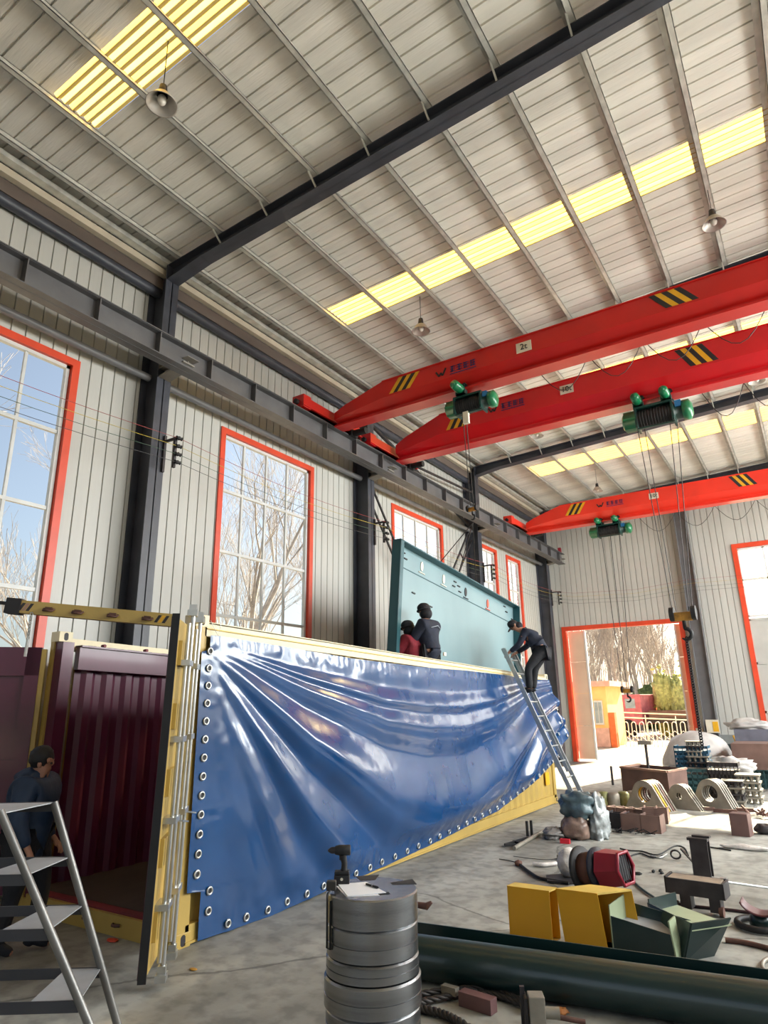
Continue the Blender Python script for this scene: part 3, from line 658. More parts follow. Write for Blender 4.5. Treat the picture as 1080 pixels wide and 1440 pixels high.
b = MB(); corr(b, CL+.03, Y0+.3, Y1-.1, .15, lambda y: ctz(y)-.12, 1); cpart(b, 'outer_side_panel', contm)
b = MB(); b.box((CL+.1, Y1-.08, .15), (CX-.1, Y1-.05, ctz(Y1)-.1)); cpart(b, 'end_wall', maroon)
def hexa(mb, x0, x1, ya, yb, zfa, zfb):
    vs = [(x, y, f(y)) for y in (ya, yb) for x in (x0, x1) for f in (zfa, zfb)]
    mb.add(vs, [(0, 1, 3, 2), (4, 6, 7, 5), (0, 4, 5, 1), (2, 3, 7, 6), (0, 2, 6, 4), (1, 5, 7, 3)])
b = MB(); hexa(b, CX-.07, CX+.0, Y0+.12, Y1, lambda y: ctz(y)-.2, lambda y: ctz(y)-.065); hexa(b, CX-.14, CX-.0, Y0+.12, Y1, lambda y: ctz(y)-.075, lambda y: ctz(y)-.055); tr_ = cpart(b, 'top_rail', contt)
b = MB(); hexa(b, CX-.01, CX+.015, Y0+.14, Y1-.1, lambda y: ctz(y)-.13, lambda y: ctz(y)-.12); cpart(b, 'lashing_bar', yboxt, tr_)
b = MB(); hexa(b, CL, CL+.07, Y0+.12, Y1, lambda y: ctz(y)-.2, lambda y: ctz(y)-.055); cpart(b, 'top_rail', contt)
b = MB(); hexa(b, CL+.12, CL+.2, Y0+.25, Y1-.2, lambda y: ctz(y)-.42, lambda y: ctz(y)-.14); hexa(b, CL+.1, CL+.24, Y0+.25, Y1-.2, lambda y: ctz(y)-.16, lambda y: ctz(y)-.14); cpart(b, 'inner_top_rail', maroon, label='maroon inner roof rail')
b = MB()
for y in [5.0+.62*i for i in range(12)]: b.cyl((CL+.17, y, ctz(y)-.12), (CL+.23, y, ctz(y)-.12), .02, 8)
cpart(b, 'roof_bow_socket', maroond)
for x0 in (CX-.06, CL): b = MB(); b.box((x0, Y0+.1, .03), (x0+.06, Y1-.05, .17)); b.box((x0-.0, Y0+.1, .02), (x0+.075, Y1-.05, .04)); cpart(b, 'bottom_rail', contm)
b = MB(); b.box((CL+.07, Y0+.02, .12), (CL+.22, Y0+.16, ctz(Y0)-.12)); cpart(b, 'inner_jamb', maroon)
for (x0, y0) in ((CX-.16, Y0), (CL, Y0), (CX-.16, Y1-.16), (CL, Y1-.16)):
    b = MB(); zt = ctz(y0)
    b.box((x0, y0, .11), (x0+(.16 if x0 > -6 else .07), y0+.14, zt-.11)); po = cpart(b, 'corner_post', contm)
    for z0 in (0, zt-.115):
        k = MB(); k.box((x0-.004, y0-.006, z0), (x0+.164, y0+.165, z0+.118)); ca = k.build('corner_casting', contt if z0 else contm, t, bevel=.006)
        k = MB()
        for sy in (0,):
            pts = [(.028*math.cos(a), .028*math.sin(a)+(.018 if math.sin(a) > 0 else -.018)) for a in [2*math.pi*q/16 for q in range(16)]]
            k.prism(pts, .006, Matrix.Translation((x0+.159, y0+.08, z0+.06)) @ Matrix.Rotation(R(90), 4, 'Z') @ Matrix.Rotation(R(90), 4, 'X'))
        sub(k, 'casting_hole', inkm, ca, t)
b = MB(); b.box((CL+.16, Y0-.02, .0), (CX-.16, Y0+.12, .17)); si = cpart(b, 'door_sill', contm)
b = MB(); b.box((CL+.16, Y0+.02, .17), (CX-.16, Y0+.14, .185)); cpart(b, 'sill_strip', maroond, si)
for x in (-6.3, -5.85, -6.9): b = MB(); b.tube([(x-.05, Y0-.03, .1), (x-.02, Y0-.06, .1), (x+.02, Y0-.06, .1), (x+.05, Y0-.03, .1)], .014, 6); cpart(b, 'lashing_ring', rustm, si)
b = MB(); b.box((CL+.06, Y0+.13, .13), (CX-.07, Y1-.08, .185)); cpart(b, 'plank_floor', woodfl)
# right door, swung past square; outer face with two pairs of lock rods
hx, hy = CX-.0, Y0-.02; ex, ey = -4.385, 3.63
dv = Vector((ex-hx, ey-hy, 0)); DL = dv.length; dv.normalize(); dn = Vector((-dv.y, dv.x, 0))    # outward normal
if dn.x < 0: dn = -dn
DM = Matrix(((dv.x, dn.x, .03, hx-.05), (dv.y, dn.y, 0, hy), (0, 0, 1, 0), (0, 0, 0, 1)))
b = MB(); b.box((.03, -.05, .16), (DL, .0, 2.72), DM); dr = cpart(b, 'right_door', contm, label='tan door leaf seen nearly edge on')
b = MB(); b.box((DL-.0, -.055, .12), (DL+.02, .005, 2.76), DM)
cpart(b, 'door_gasket', blackm, dr)
b = MB(); b.box((.03, -.062, .14), (DL, -.05, 2.74), DM); cpart(b, 'door_inner_face', maroon, dr)
b = MB()
for k in range(5): z = .35+k*.5; b.box((.1, 0, z), (DL-.08, .03, z+.2), DM)
cpart(b, 'door_corrugation', contm, dr)
for u in (.33, .80):
    b = MB(); b.cyl(DM @ Vector((u, .075, .08)), DM @ Vector((u, .075, 2.84)), .019, 12); rd = cpart(b, 'lock_rod', silver, dr)
    b = MB(); b.cyl(DM @ Vector((u+.1, .06, .2)), DM @ Vector((u+.1, .06, 2.7)), .017, 12); cpart(b, 'lock_rod', silver, dr)
    for z in (.1, 2.82): b = MB(); b.box((u-.05, .03, z-.05), (u+.06, .11, z+.0), DM); b.box((u-.03, .04, z), (u+.03, .1, z+.05), DM); cpart(b, 'cam_end', silver, dr)
    for z in (.55, 1.15, 1.75, 2.35): b = MB(); b.box((u-.05, .0, z), (u+.15, .10, z+.045), DM); cpart(b, 'rod_bracket', silver, dr)
    b = MB(); b.bar(DM @ Vector((u, .11, 1.15)), DM @ Vector((u-.3, .12, 1.1)), .04, .012); cpart(b, 'lock_handle', silver, dr)
for z in (.38, 1.0, 1.6, 2.45): b = MB(); b.box((-.06, -.02, z), (.12, .03, z+.1), DM); b.cyl(DM @ Vector((.0, .02, z-.01)), DM @ Vector((.0, .02, z+.11)), .018, 8); cpart(b, 'hinge', contm, dr)
# left door, inner face
lx, ly = CL-.02, Y0-.02; dv2 = Vector((-.62, -.78, 0)).normalized(); dn2 = Vector((-dv2.y, dv2.x, 0))
DM2 = Matrix(((dv2.x, dn2.x, 0, lx), (dv2.y, dn2.y, 0, ly), (0, 0, 1, 0), (0, 0, 0, 1)))
b = MB(); b.box((.05, -.03, .16), (1.18, .03, 2.72), DM2)
sg = 1 if dn2.x > 0 else -1
dl_ = cpart(b, 'left_door', maroon, label='maroon inner face of the opened left door')
b = MB(); b.box((.05, .03*sg, 2.4), (1.18, .075*sg, 2.72), DM2); b.box((.05, .03*sg, .16), (.2, .075*sg, 2.72), DM2); b.box((.05, .03*sg, 1.35), (1.18, .06*sg, 1.5), DM2); b.box((.05, .03*sg, .16), (1.18, .06*sg, .4), DM2); cpart(b, 'door_frame', maroon, dl_)
b = MB(); b.box((0.0, -.03, .3), (.05, .06, 2.7), DM2); cpart(b, 'hinge_strip', contm, dl_)
# swung header bar
hA = onz(244, 873, 2.80); hB = onz(22, 853, 2.93)
b = MB(); b.bar(hA, hB, .09, .115); hd = cpart(b, 'header_bar', contm, label='tan roof header bar swung open above the doorway')
d_ = (hB-hA).normalized(); sn = Vector((d_.y, -d_.x, 0)).normalized(); sn = sn if sn.dot(-hA) > 0 else -sn
for k in (.16, .38, .6, .78): c = hA.lerp(hB, k)+sn*.045; b = MB(); b.tube([c-d_*.045, c-d_*.04+sn*.04+Vector((0, 0, -.02)), c+d_*.04+sn*.04+Vector((0, 0, -.02)), c+d_*.045], .01, 6); b.bar(c-d_*.03, c+d_*.03, .05, .03); cpart(b, 'lashing_hook', rustm, hd)
for k0, ms in ((.045, (inkm, yelm, inkm)), (.90, (dkst, brownl, dkst))):
    for j in range(3):
        c = hA.lerp(hB, k0+j*.025)+sn*.0465; b = MB(); u_ = Vector((0, 0, .035)); w_ = d_*.014; s_ = d_*(-.02)
        b.add([c-u_-w_-s_, c-u_+w_-s_, c+u_+w_+s_, c+u_-w_+s_], [(0, 1, 2, 3)]); cpart(b, 'hazard_stripe', ms[j], hd)
b = MB(); b.bar(hB-d_*.06, hB+d_*.07, .12, .14); b.bar(hB+d_*.05+Vector((0, 0, .02)), hB+d_*.4+Vector((0, 0, .03)), .03, .03); cpart(b, 'end_bracket', inkm, hd)
b = MB(); c = hB-d_*.17+sn*.06; z = c.z-.03
for k in range(7):
    z -= .034; b.tube([(c.x+.012*math.cos(a)*(1 if k % 2 else .3), c.y+.012*math.cos(a)*(.3 if k % 2 else 1), z+.02*math.sin(a)) for a in [2*math.pi*q/8 for q in range(8)]], .004, 4, closed=True)
b.cyl((c.x, c.y, z-.02), (c.x-.01, c.y, z-.17), .014, 8); cpart(b, 'pin_on_chain', silver, hd)
# orange and white notice on the far end of the side
q = onx(773, 1095, CX+.03); b = MB(); b.box((CX-.02, q.y-.12, q.z-.12), (CX-.01, q.y+.1, q.z+.12)); cpart(b, 'warning_label', yelm, None)
# ------------------------------------------------------------------ tarpaulin
TT = [(4.4, 2.70), (4.65, 2.71), (5.6, 2.67), (7, 2.6), (8.8, 2.56), (10.3, 2.56), (12.2, 2.53), (13, 2.48), (14.47, 2.50), (14.75, 1.95), (15.25, 1.45)]
TB = [(4.4, .03), (4.75, .02), (5.62, .0), (6.68, .04), (7.81, .06), (9.26, .13), (11.33, .25), (13.1, .53), (14.43, .83), (14.75, .98), (15.25, 1.30)]
SS = [(4.4, .02), (4.6, .03), (5, .15), (5.5, .3), (6.07, .47), (6.8, .64), (7.7, .85), (8.8, .97), (10, 1), (11.3, .86), (12.5, .6), (13.2, .42), (14.47, .3), (15.2, .25)]
def interp(T, x):
    if x <= T[0][0]: return T[0][1]
    for (a, p), (b_, q_) in zip(T[:-1], T[1:]):
        if x <= b_:
            k = (x-a)/(b_-a); return p+(q_-p)*k
    return T[-1][1]
def sm(x, a, b): k = max(0, min(1, (x-a)/(b-a))); return k*k*(3-2*k)
HT = [(0, .03), (.45, .0), (.68, .055), (.80, .02), (.99, .065), (1.10, .05), (1.42, .0), (2.12, .18), (2.3, .16), (2.85, .03), (3.7, .17), (4.6, .03), (5.9, .11), (7.2, .04), (9, .09), (14, .02), (30, .05)]
def smi(T, x):
    if x <= T[0][0]: return T[0][1]
    for (a, p), (b_, q_) in zip(T[:-1], T[1:]):
        if x <= b_: k = (x-a)/(b_-a); return p+(q_-p)*((.55*k+.45*sm(x, a, b_)) if q_ > p else sm(x, a, b_))
    return T[-1][1]
def tarp_pt(y, v):
    zt, zb_ = interp(TT, y), interp(TB, y); z = zt+(zb_-zt)*v
    S_ = max(.05, interp(SS, y)); D = max(0, (2.66-z))/S_
    fade = sm(y, 4.55, 5.6)*(.35+.65*sm(y, 4.8, 7))*sm(v, 0, .1)*(1-.9*sm(v, .86, 1.))
    h = smi(HT, D)*fade*(1-.25*sm(y, 12.5, 14.4))
    bel = .07*math.sin(math.pi*min(1, v))**2*sm(y, 4.7, 7)*(1-sm(y, 13, 14.6)*.6)
    h += bel
    h += .010*noise.noise(Vector((y*2.3, z*2.3, 0)))+.002*noise.noise(Vector((y*7, z*7, 3)))
    h += .010*math.exp(-((v-.02)/.02)**2)*noise.noise(Vector((y*9, 0, 0)))
    h += .018*noise.noise(Vector((y*5.5, z*3.2, 9)))*sm(v, .84, .96)+.0045*noise.noise(Vector((y*11, z*11, 5)))*max(sm(v, .84, .94), 1-sm(y, 4.7, 5.2), 1-sm(v, .02, .12))
    h += .0012*math.cos(2*math.pi*y/.56)*(1-sm(fade*abs(h), .05, .2))       # container ribs pressing through
    x = CX+.035+max(0, h)
    yy = y
    e = 1-sm(y, 4.6, 5.3)
    yl = 4.60 if z > 2.55 else (4.50 if z > .42 else 4.66)
    yy += (yl-4.55)*e
    if y > 14.3:
        k = sm(y, 14.3, 15.2); x += .04*math.sin(k*7)*k+.08*k; yy -= .25*k
    return Vector((x, yy, z))
tt = thing('tarpaulin', 'glossy blue tarpaulin draped in swags down the container side', 'tarpaulin', (CX+.1, 9.5, 0))
b = MB(); NU, NV = 420, 130; vs = []
for i in range(NU+1):
    y = 4.55+(15.2-4.55)*(i/NU)
    for j in range(NV+1): vs.append(tarp_pt(y, j/NV))
b.add(vs, [(i*(NV+1)+j, (i+1)*(NV+1)+j, (i+1)*(NV+1)+j+1, i*(NV+1)+j+1) for i in range(NU) for j in range(NV)], True)
sh = b.build('sheet', tarpm, tt)
def grommet(p, n=Vector((1, 0, 0))):
    b = MB(); a_ = n.orthogonal().normalized(); c_ = n.cross(a_)
    b.tube([p+n*.006+(a_*math.cos(q)+c_*math.sin(q))*.030 for q in [2*math.pi*k/14 for k in range(14)]], .010, 6, closed=True); g_ = b.build('grommet', silver, tt)
    b = MB(); b.lathe(p+n*.004, [(0, 0), (.026, 0)], 12, 'X'); sub(b, 'grommet_hole', inkm, g_, tt)
for k in range(15):
    z = 2.55-.165*k
    if z > .1: q = tarp_pt(4.62, (2.7-z)/2.68); grommet(Vector((q.x+.004, (4.60 if .42 < z else 4.76)-.0, z)))
yy = 4.95
while yy < 14.6: q = tarp_pt(yy, .975); grommet(q); yy += .30
for v in (.25, .45, .65, .85): grommet(tarp_pt(14.62, v)); 
for v in (.2, .7): grommet(tarp_pt(15.1, v))
b = MB(); b.tube([(CX+.0, 4.62, 2.86), (CX+.06, 4.68, 2.70), (CX+.05, 4.72, 2.85)], .004, 5); b.build('tie_string', silver, tt)
# ------------------------------------------------------------------ teal steel panel hanging inside the container
pa = onx(564, 757, -5.5); pbr = onx(731, 853, -5.42)
pn = thing('steel_bulkhead', 'large teal steel panel hanging on slings behind the container rail', 'steel panel', (pa.x, pa.y, 1.6))
ax = (pbr-pa); Lp = ax.length; ax.normalize(); py = Vector((-1, .06, 0)); py = (py-ax*py.dot(ax)).normalized(); pz = ax.cross(py); pz = pz if pz.z > 0 else -pz
PM = Matrix(((ax.x, py.x, pz.x, pa.x), (ax.y, py.y, pz.y, pa.y), (ax.z, py.z, pz.z, pa.z), (0, 0, 0, 1)))
HP = 2.35
b = MB(); b.box((.02, .16, -HP), (Lp, .175, 0), PM); b.build('web', tealf, pn, label='pale teal flat web')
b = MB(); b.box((0, 0, -.02), (Lp, .17, 0.0), PM); b.build('top_flange', tealm, pn)
b = MB(); b.box((0, 0, -HP), (.02, .17, 0), PM); b.box((-.0, -.0, -HP), (.11, .012, 0), PM); b.build('end_flange', tealm, pn)
b = MB(); b.box((Lp-.02, 0, -HP), (Lp, .17, 0), PM); b.build('end_flange', tealm, pn)
b = MB(); b.box((.02, .15, -.40), (Lp, .16, -.385), PM); b.build('fold_line', tealm, pn)
for (u, w, m) in ((.95, -.2, whitem), (1.75, -.22, whitem), (2.65, -.24, inkm), (3.65, -.24, orange)):
    k = MB(); pts = [(.045*math.cos(a), .09*math.sin(a)) for a in [2*math.pi*q/14 for q in range(14)]]
    k.prism(pts, .012, PM @ Matrix.Translation((u, .158, w)) @ Matrix.Rotation(R(90), 4, 'X')); k.box((u-.1, .14, w-.13), (u+.1, .158, w-.115), PM); k.build('lifting_hole', m, pn)
for (u, w) in ((.25, -.08), (.33, -.13), (.2, -.2), (.4, -.22), (.7, -.75), (1.3, -.85), (2.2, -.15), (2.35, -.2), (2.15, -.25), (2.4, -.3), (4.5, -.1), (4.6, -.2), (3.1, -1.75), (3.25, -1.8), (3.1, -1.95), (3.2, -2.0), (4.9, -.3)):
    k = MB(); k.box((u-.05, .14, w-.01), (u+.05, .158, w+.01), PM); k.build('slot', inkm, pn)
for (u, lab) in ((1.45, 'left sling from the hook to the teal panel'), (2.2, 'middle sling from the hook to the teal panel'), (2.95, 'right sling from the hook to the teal panel')):
    rope('lifting_sling', [tuple(H1+Vector((0, 0, -.25))), tuple(PM @ Vector((u, .08, .0)))], .009, lab, 'slings under the yellow hook')
# ------------------------------------------------------------------ people
def skin_graph(V, E_, root, sub_=2):
    names = list(V); me = bpy.data.meshes.new('tmp'); me.from_pydata([V[n][0] for n in names], [(names.index(a), names.index(c)) for a, c in E_], [])
    o = bpy.data.objects.new('tmp', me); COL.objects.link(o)
    md = o.modifiers.new('s', 'SKIN'); md.use_smooth_shade = True; sd = o.modifiers.new('u', 'SUBSURF'); sd.levels = sub_; sd.render_levels = sub_
    sv = me.skin_vertices[0].data
    for i, n in enumerate(names):
        r_ = V[n][1]; sv[i].radius = (r_, r_) if not isinstance(r_, tuple) else r_
        sv[i].use_root = (n == root)
    dg = bpy.context.evaluated_depsgraph_get(); dg.update()
    m2 = bpy.data.meshes.new_from_object(o.evaluated_get(dg)); bpy.data.objects.remove(o)
    for p in m2.polygons: p.use_smooth = True
    return m2
def meshpart(me, name, m, t, root=None):
    me.transform(Matrix.Translation(-Vector((root or t)['b']))); me.materials.clear(); me.materials.append(m); me.name = name
    o = bpy.data.objects.new(name, me); COL.objects.link(o); o.parent = t; return o
def person(label, base, J, face, top, legs, topm, legm, shoem, hat='hair', hand_dir=None, hood=False, fat=1., coat=0.):
    """J: joints in world space. face: unit vector the head looks to."""
    t = thing('person', label, 'person', base)
    V3 = Vector; face = V3(face).normalized(); P = {k: V3(v) for k, v in J.items()}
    hc = P['head']; up = (hc-P['neck']).normalized(); side = face.cross(up).normalized(); face = up.cross(side).normalized()
    V = {'pel': (P['pel'], .125), 'ch': (P['ch'], .14), 'neck': (P['neck'], .058), 'h0': (hc-up*.05, .078), 'h1': (hc+up*.045, .092), 'h2': (hc+up*.1, .06)}
    E_ = [('pel', 'ch'), ('ch', 'neck'), ('neck', 'h0'), ('h0', 'h1'), ('h1', 'h2')]
    V['nose'] = (hc+face*.098-up*.005, .014); E_.append(('h1', 'nose')); V['chin'] = (hc+face*.06-up*.085, .03); E_.append(('h0', 'chin'))
    for s_ in 'LR':
        V['sh'+s_] = (P['sh'+s_], .062); V['el'+s_] = (P['el'+s_], .043); V['wr'+s_] = (P['wr'+s_], .028)
        E_ += [('ch', 'sh'+s_), ('sh'+s_, 'el'+s_), ('el'+s_, 'wr'+s_)]
        V['hi'+s_] = (P['hi'+s_], .095); V['kn'+s_] = (P['kn'+s_], .058); V['an'+s_] = (P['an'+s_], .04)
        V['to'+s_] = (P['to'+s_], .03)
        E_ += [('pel', 'hi'+s_), ('hi'+s_, 'kn'+s_), ('kn'+s_, 'an'+s_), ('an'+s_, 'to'+s_)]
        w = P['wr'+s_]; d = (hand_dir[s_] if hand_dir else (w-P['el'+s_])); d = V3(d).normalized(); lat = d.cross(V3((0, 0, 1))); lat = lat.normalized() if lat.length > .1 else V3((1, 0, 0)); dn_ = d.cross(lat)
        pm = w+d*.06; V['pm'+s_] = (pm, .027); E_.append(('wr'+s_, 'pm'+s_))
        for i, (o_, L_) in enumerate(((-.03, .06), (-.01, .07), (.01, .066), (.03, .052))):
            k0 = pm+d*.03+lat*o_; V['f%d%s' % (i, s_)] = (k0, .0095); V['g%d%s' % (i, s_)] = (k0+d*L_*.5+dn_*.012*(1 if dn_.z < 0 else -1), .0085); V['k%d%s' % (i, s_)] = (k0+d*L_*.8+dn_*.034*(1 if dn_.z < 0 else -1), .007)
            E_ += [('pm'+s_, 'f%d%s' % (i, s_)), ('f%d%s' % (i, s_), 'g%d%s' % (i, s_)), ('g%d%s' % (i, s_), 'k%d%s' % (i, s_))]
        th = 1 if s_ == 'L' else -1; V['t0'+s_] = (w+d*.03+lat*.035*th, .011); V['t1'+s_] = (w+d*.075+lat*.05*th, .009); E_ += [('pm'+s_, 't0'+s_), ('t0'+s_, 't1'+s_)]
    body = meshpart(skin_graph(V, E_, 'pel'), 'body', skinm, t)
    for s_ in (-1, 1):
        if hat == 'beanie': break
        b = MB(); b.blob(hc+side*s_*.088-up*.005, (.02, .02, .032), 1, .1, nu=8, nv=6); sub(b, 'ear', skinm, body, t)
        b = MB(); b.blob(hc+face*.085+side*s_*.033+up*.012, (.012, .012, .009), 1, 0, nu=8, nv=6); sub(b, 'eye', inkm, body, t)
    # jacket
    ch, pel = P['ch'], P['pel']; lo = pel.lerp(ch, -.12-coat)
    V = {'a': (lo, .155*fat), 'b': (pel.lerp(ch, .45), .165*fat), 'c': (ch, .17*fat), 'd': (ch.lerp(P['neck'], .75), .085)}
    E_ = [('a', 'b'), ('b', 'c'), ('c', 'd')]
    for s_ in 'LR':
        V['sh'+s_] = (P['sh'+s_], .086*fat); V['ua'+s_] = (P['sh'+s_].lerp(P['el'+s_], .5), .07*fat); V['el'+s_] = (P['el'+s_], .062*fat); V['cu'+s_] = (P['wr'+s_].lerp(P['el'+s_], .05), .046)
        E_ += [('c', 'sh'+s_), ('sh'+s_, 'ua'+s_), ('ua'+s_, 'el'+s_), ('el'+s_, 'cu'+s_)]
        V['hp'+s_] = (lo.lerp(P['hi'+s_], .4), .10*fat); E_.append(('a', 'hp'+s_))
        V['la'+s_] = (ch.lerp(P['sh'+s_], .55)*.55+pel*.45, .11*fat); E_.append(('b', 'la'+s_))
    jk = meshpart(skin_graph(V, E_, 'b'), 'jacket', topm, t)
    if hood: b = MB(); b.blob(P['neck']-face*.07+V3((0, 0, -.01)), (.14, .14, .085), 4, .2); sub(b, 'hood', topm, jk, t)
    b = MB(); b.tube([P['neck'].lerp(ch, .28)+(side*math.cos(a)+face*math.sin(a))*.077 for a in [2*math.pi*q/16 for q in range(16)]], .022, 6, closed=True); sub(b, 'collar', topm, jk, t)
    # trousers
    V = {'p': (pel, .15)}; E_ = []
    for s_ in 'LR':
        V['hi'+s_] = (P['hi'+s_], .118*fat); V['th'+s_] = (P['hi'+s_].lerp(P['kn'+s_], .5), .098*fat); V['kn'+s_] = (P['kn'+s_], .076); V['an'+s_] = (P['an'+s_].lerp(P['kn'+s_], -.04), .066)
        E_ += [('p', 'hi'+s_), ('hi'+s_, 'th'+s_), ('th'+s_, 'kn'+s_), ('kn'+s_, 'an'+s_)]
    meshpart(skin_graph(V, E_, 'p'), 'trousers', legm, t)
    for s_ in 'LR':
        a, o_ = P['an'+s_], P['to'+s_]; d = o_-a
        V = {'a': (a+V3((0, 0, .01)), .05), 'h': (a-V3((d.x, d.y, 0))*.2+V3((0, 0, -.05)), .042), 'm': (a.lerp(o_, .6), .046), 't': (o_, .036)}
        meshpart(skin_graph(V, [('a', 'h'), ('a', 'm'), ('m', 't')], 'a'), 'shoe', shoem, t)
    if hat == 'hair':
        b = MB(); b.blob(hc+up*.045-face*.022, (.104, .104, .108), 5, .14, 5, nu=28, nv=18); b.build('hair', hairm, t)
    else:
        b = MB(); b.blob(hc+up*.055-face*.008, (.108, .108, .085), 5, .03, 2, nu=24, nv=14); b.blob(hc-up*.055-face*(.03 if hat == 'beanie' else .04), (.102, .102, .10) if hat == 'beanie' else (.085, .085, .085), 5, .03, 2, nu=18, nv=12); cp = b.build('cap', blkc, t)
        if hat == 'cap':
            b = MB(); c = hc+up*.04+face*.07; q0 = [c+face*(.09*math.sin(a)+.01)+side*(.075*math.cos(a)) for a in [math.pi*q/10 for q in range(11)]]
            b.add(q0+[p+up*.008 for p in q0], [tuple(range(11)), tuple(range(11, 22))[::-1]]+[(i, (i+1) % 11, 11+(i+1) % 11, 11+i) for i in range(11)]); sub(b, 'visor', blkc, cp, t)
        else:
            b = MB(); b.tube([hc+up*.02+(side*math.cos(a)+face*math.sin(a))*.104 for a in [2*math.pi*q/20 for q in range(20)]], .016, 6, closed=True); sub(b, 'cap_band', blkc, cp, t)
    return t, jk
# seated man in navy, back to the camera, on the container rail
def seated(p, dirv, label, topm, legm, hat, H_=1., lean=0., fat=1., stripe=False):
    p = Vector(p); f = Vector(dirv).normalized(); s_ = Vector((f.y, -f.x, 0)); U = Vector((0, 0, 1))
    def A(a, c, z): return p+f*a+s_*c+U*z
    J = dict(pel=A(0, 0, .10), ch=A(lean*.5+.02, 0, .42*H_), neck=A(lean+.03, 0, .60*H_), head=A(lean+.06, 0, .71*H_))
    for k, c in (('L', -1), ('R', 1)):
        J['sh'+k] = A(lean*.8, c*.165, .50*H_); J['el'+k] = A(lean+.13, c*.235, .26*H_); J['wr'+k] = A(lean+.30, c*.14, .20)
        J['hi'+k] = A(.06, c*.09, .09); J['kn'+k] = A(.45, c*.11, .07); J['an'+k] = A(.48, c*.11, -.36); J['to'+k] = A(.62, c*.12, -.42)
    return person(label, tuple(p), J, f, None, None, topm, legm, blkc, hat, fat=fat)
q = onx(606, 924, -5.17)
pt, jk = seated((-5.17, q.y, ctz(q.y)-.055), (-1, .15, 0), 'person in navy jacket sitting on the container rail, back turned', navyc, blkc, 'beanie', 1.1, .05, 1.25)
b = MB(); b.tube([Vector((-5.17, q.y, ctz(q.y)))+Vector((.15-abs(dy)*.25, dy, .47-abs(dy)*.25)) for dy in (-.15, -.1, 0, .1, .15)], .006, 5); sub(b, 'reflective_tape', refl, jk, pt)
b = MB(); b.cbox((-5.17+.165, q.y+.16, ctz(q.y)+.03), (.02, .08, .055)); sub(b, 'back_pocket_label', whitem, jk, pt)
q = onx(578, 925, -5.42)
seated((-5.42, q.y+.08, 2.50), (-1, .1, 0), 'person in dark red jacket and dark cap crouching behind the navy one', redc, blkc, 'beanie', 1.0, .04, 1.4)
# ------------------------------------------------------------------ leaning ladder and the man on it
LB = Vector((-3.75, 12.30, 0)); LT = Vector((-5.02, 12.22, 3.02)); lw = Vector((0, 1, 0))*.225
t = thing('leaning_ladder', 'long aluminium extension ladder leaning on the container side', 'ladder', tuple(LB))
ld = (LT-LB).normalized(); ln = ld.cross(Vector((0, 1, 0))).normalized()
for s_ in (-1, 1):
    b = MB(); b.bar(LB+lw*s_, LT+lw*s_, .03, .075, up=ln); b.build('stile', alu, t)
    b = MB(); b.bar(LB+lw*s_*.82+ln*.03+ld*.9, LT+lw*s_*.82+ln*.03+ld*.03, .025, .06, up=ln); b.build('inner_stile', alu, t)
    b = MB(); b.bar(LB+lw*s_-ld*.03, LB+lw*s_+ld*.05, .04, .09, up=ln); b.build('rubber_foot', blackm, t)
k = .25
while k < 3.2: c = LB+ld*k; b = MB(); b.cyl(c-lw, c+lw, .017, 8); b.build('rung', alu, t); k += .28
def LP(k, y, n=0.): return LB+ld*k+Vector((0, y, 0))+ln*n
up_n = ln if ln.x > 0 else -ln
ft = LB+ld*2.37
J = dict(pel=ft+Vector((.27, .12, .80)), ch=ft+Vector((.10, .06, 1.09)), neck=ft+Vector((-.08, .02, 1.20)), head=ft+Vector((-.19, .0, 1.28)))
for k, c in (('L', -1), ('R', 1)):
    y = .1*c
    J['sh'+k] = J['ch']+Vector((-.06, .165*c, .05)); J['hi'+k] = J['pel']+Vector((0, .09*c, -.04))
    J['el'+k] = J['ch']+Vector((-.16, .22*c, -.18)); J['wr'+k] = LP(3.17, .16*c)+Vector((.05, 0, .04))
J['anL'] = ft+Vector((.05, -.09, .09)); J['toL'] = ft+Vector((-.1, -.09, .04)); J['knL'] = ft+Vector((.06, -.12, .46))
J['anR'] = ft+ld*0+Vector((.05, .09, .09)); J['toR'] = ft+Vector((-.1, .09, .04)); J['knR'] = ft+Vector((.1, .14, .46))
person('person in dark work clothes and peaked cap leaning forward on the ladder top', tuple(ft), J, (-.85, -.35, -.35), None, None, navyc, blkc, blkc, 'cap')
# ------------------------------------------------------------------ the man at the lower left
q = onz(20, 1342); fx = Vector((.80, .55, 0)).normalized(); sx = Vector((fx.y, -fx.x, 0))
def A(a, c, z): return q+fx*a+sx*c+Vector((0, 0, z))
J = dict(pel=A(-.02, 0, .90), ch=A(.0, 0, 1.25), neck=A(.02, 0, 1.42), head=A(.04, 0, 1.545))
for k, c in (('L', -1), ('R', 1)):
    J['sh'+k] = A(.01, c*.2, 1.36); J['el'+k] = A(-.04+.05*c, c*.27, 1.07); J['wr'+k] = A(.12, c*.25, .86)
    J['hi'+k] = A(-.02, c*.09, .88); J['kn'+k] = A(.05-.08*c, c*.10, .49); J['an'+k] = A(-.02-.1*c, c*.10, .09); J['to'+k] = A(.14-.1*c, c*.12, .04)
person('person with black hair in blue padded jacket standing by the container doorway', tuple(q), J, (.7, .65, 0), None, None, navyj, blkc, blkc, 'hair', hood=True, fat=1.42, coat=.8)
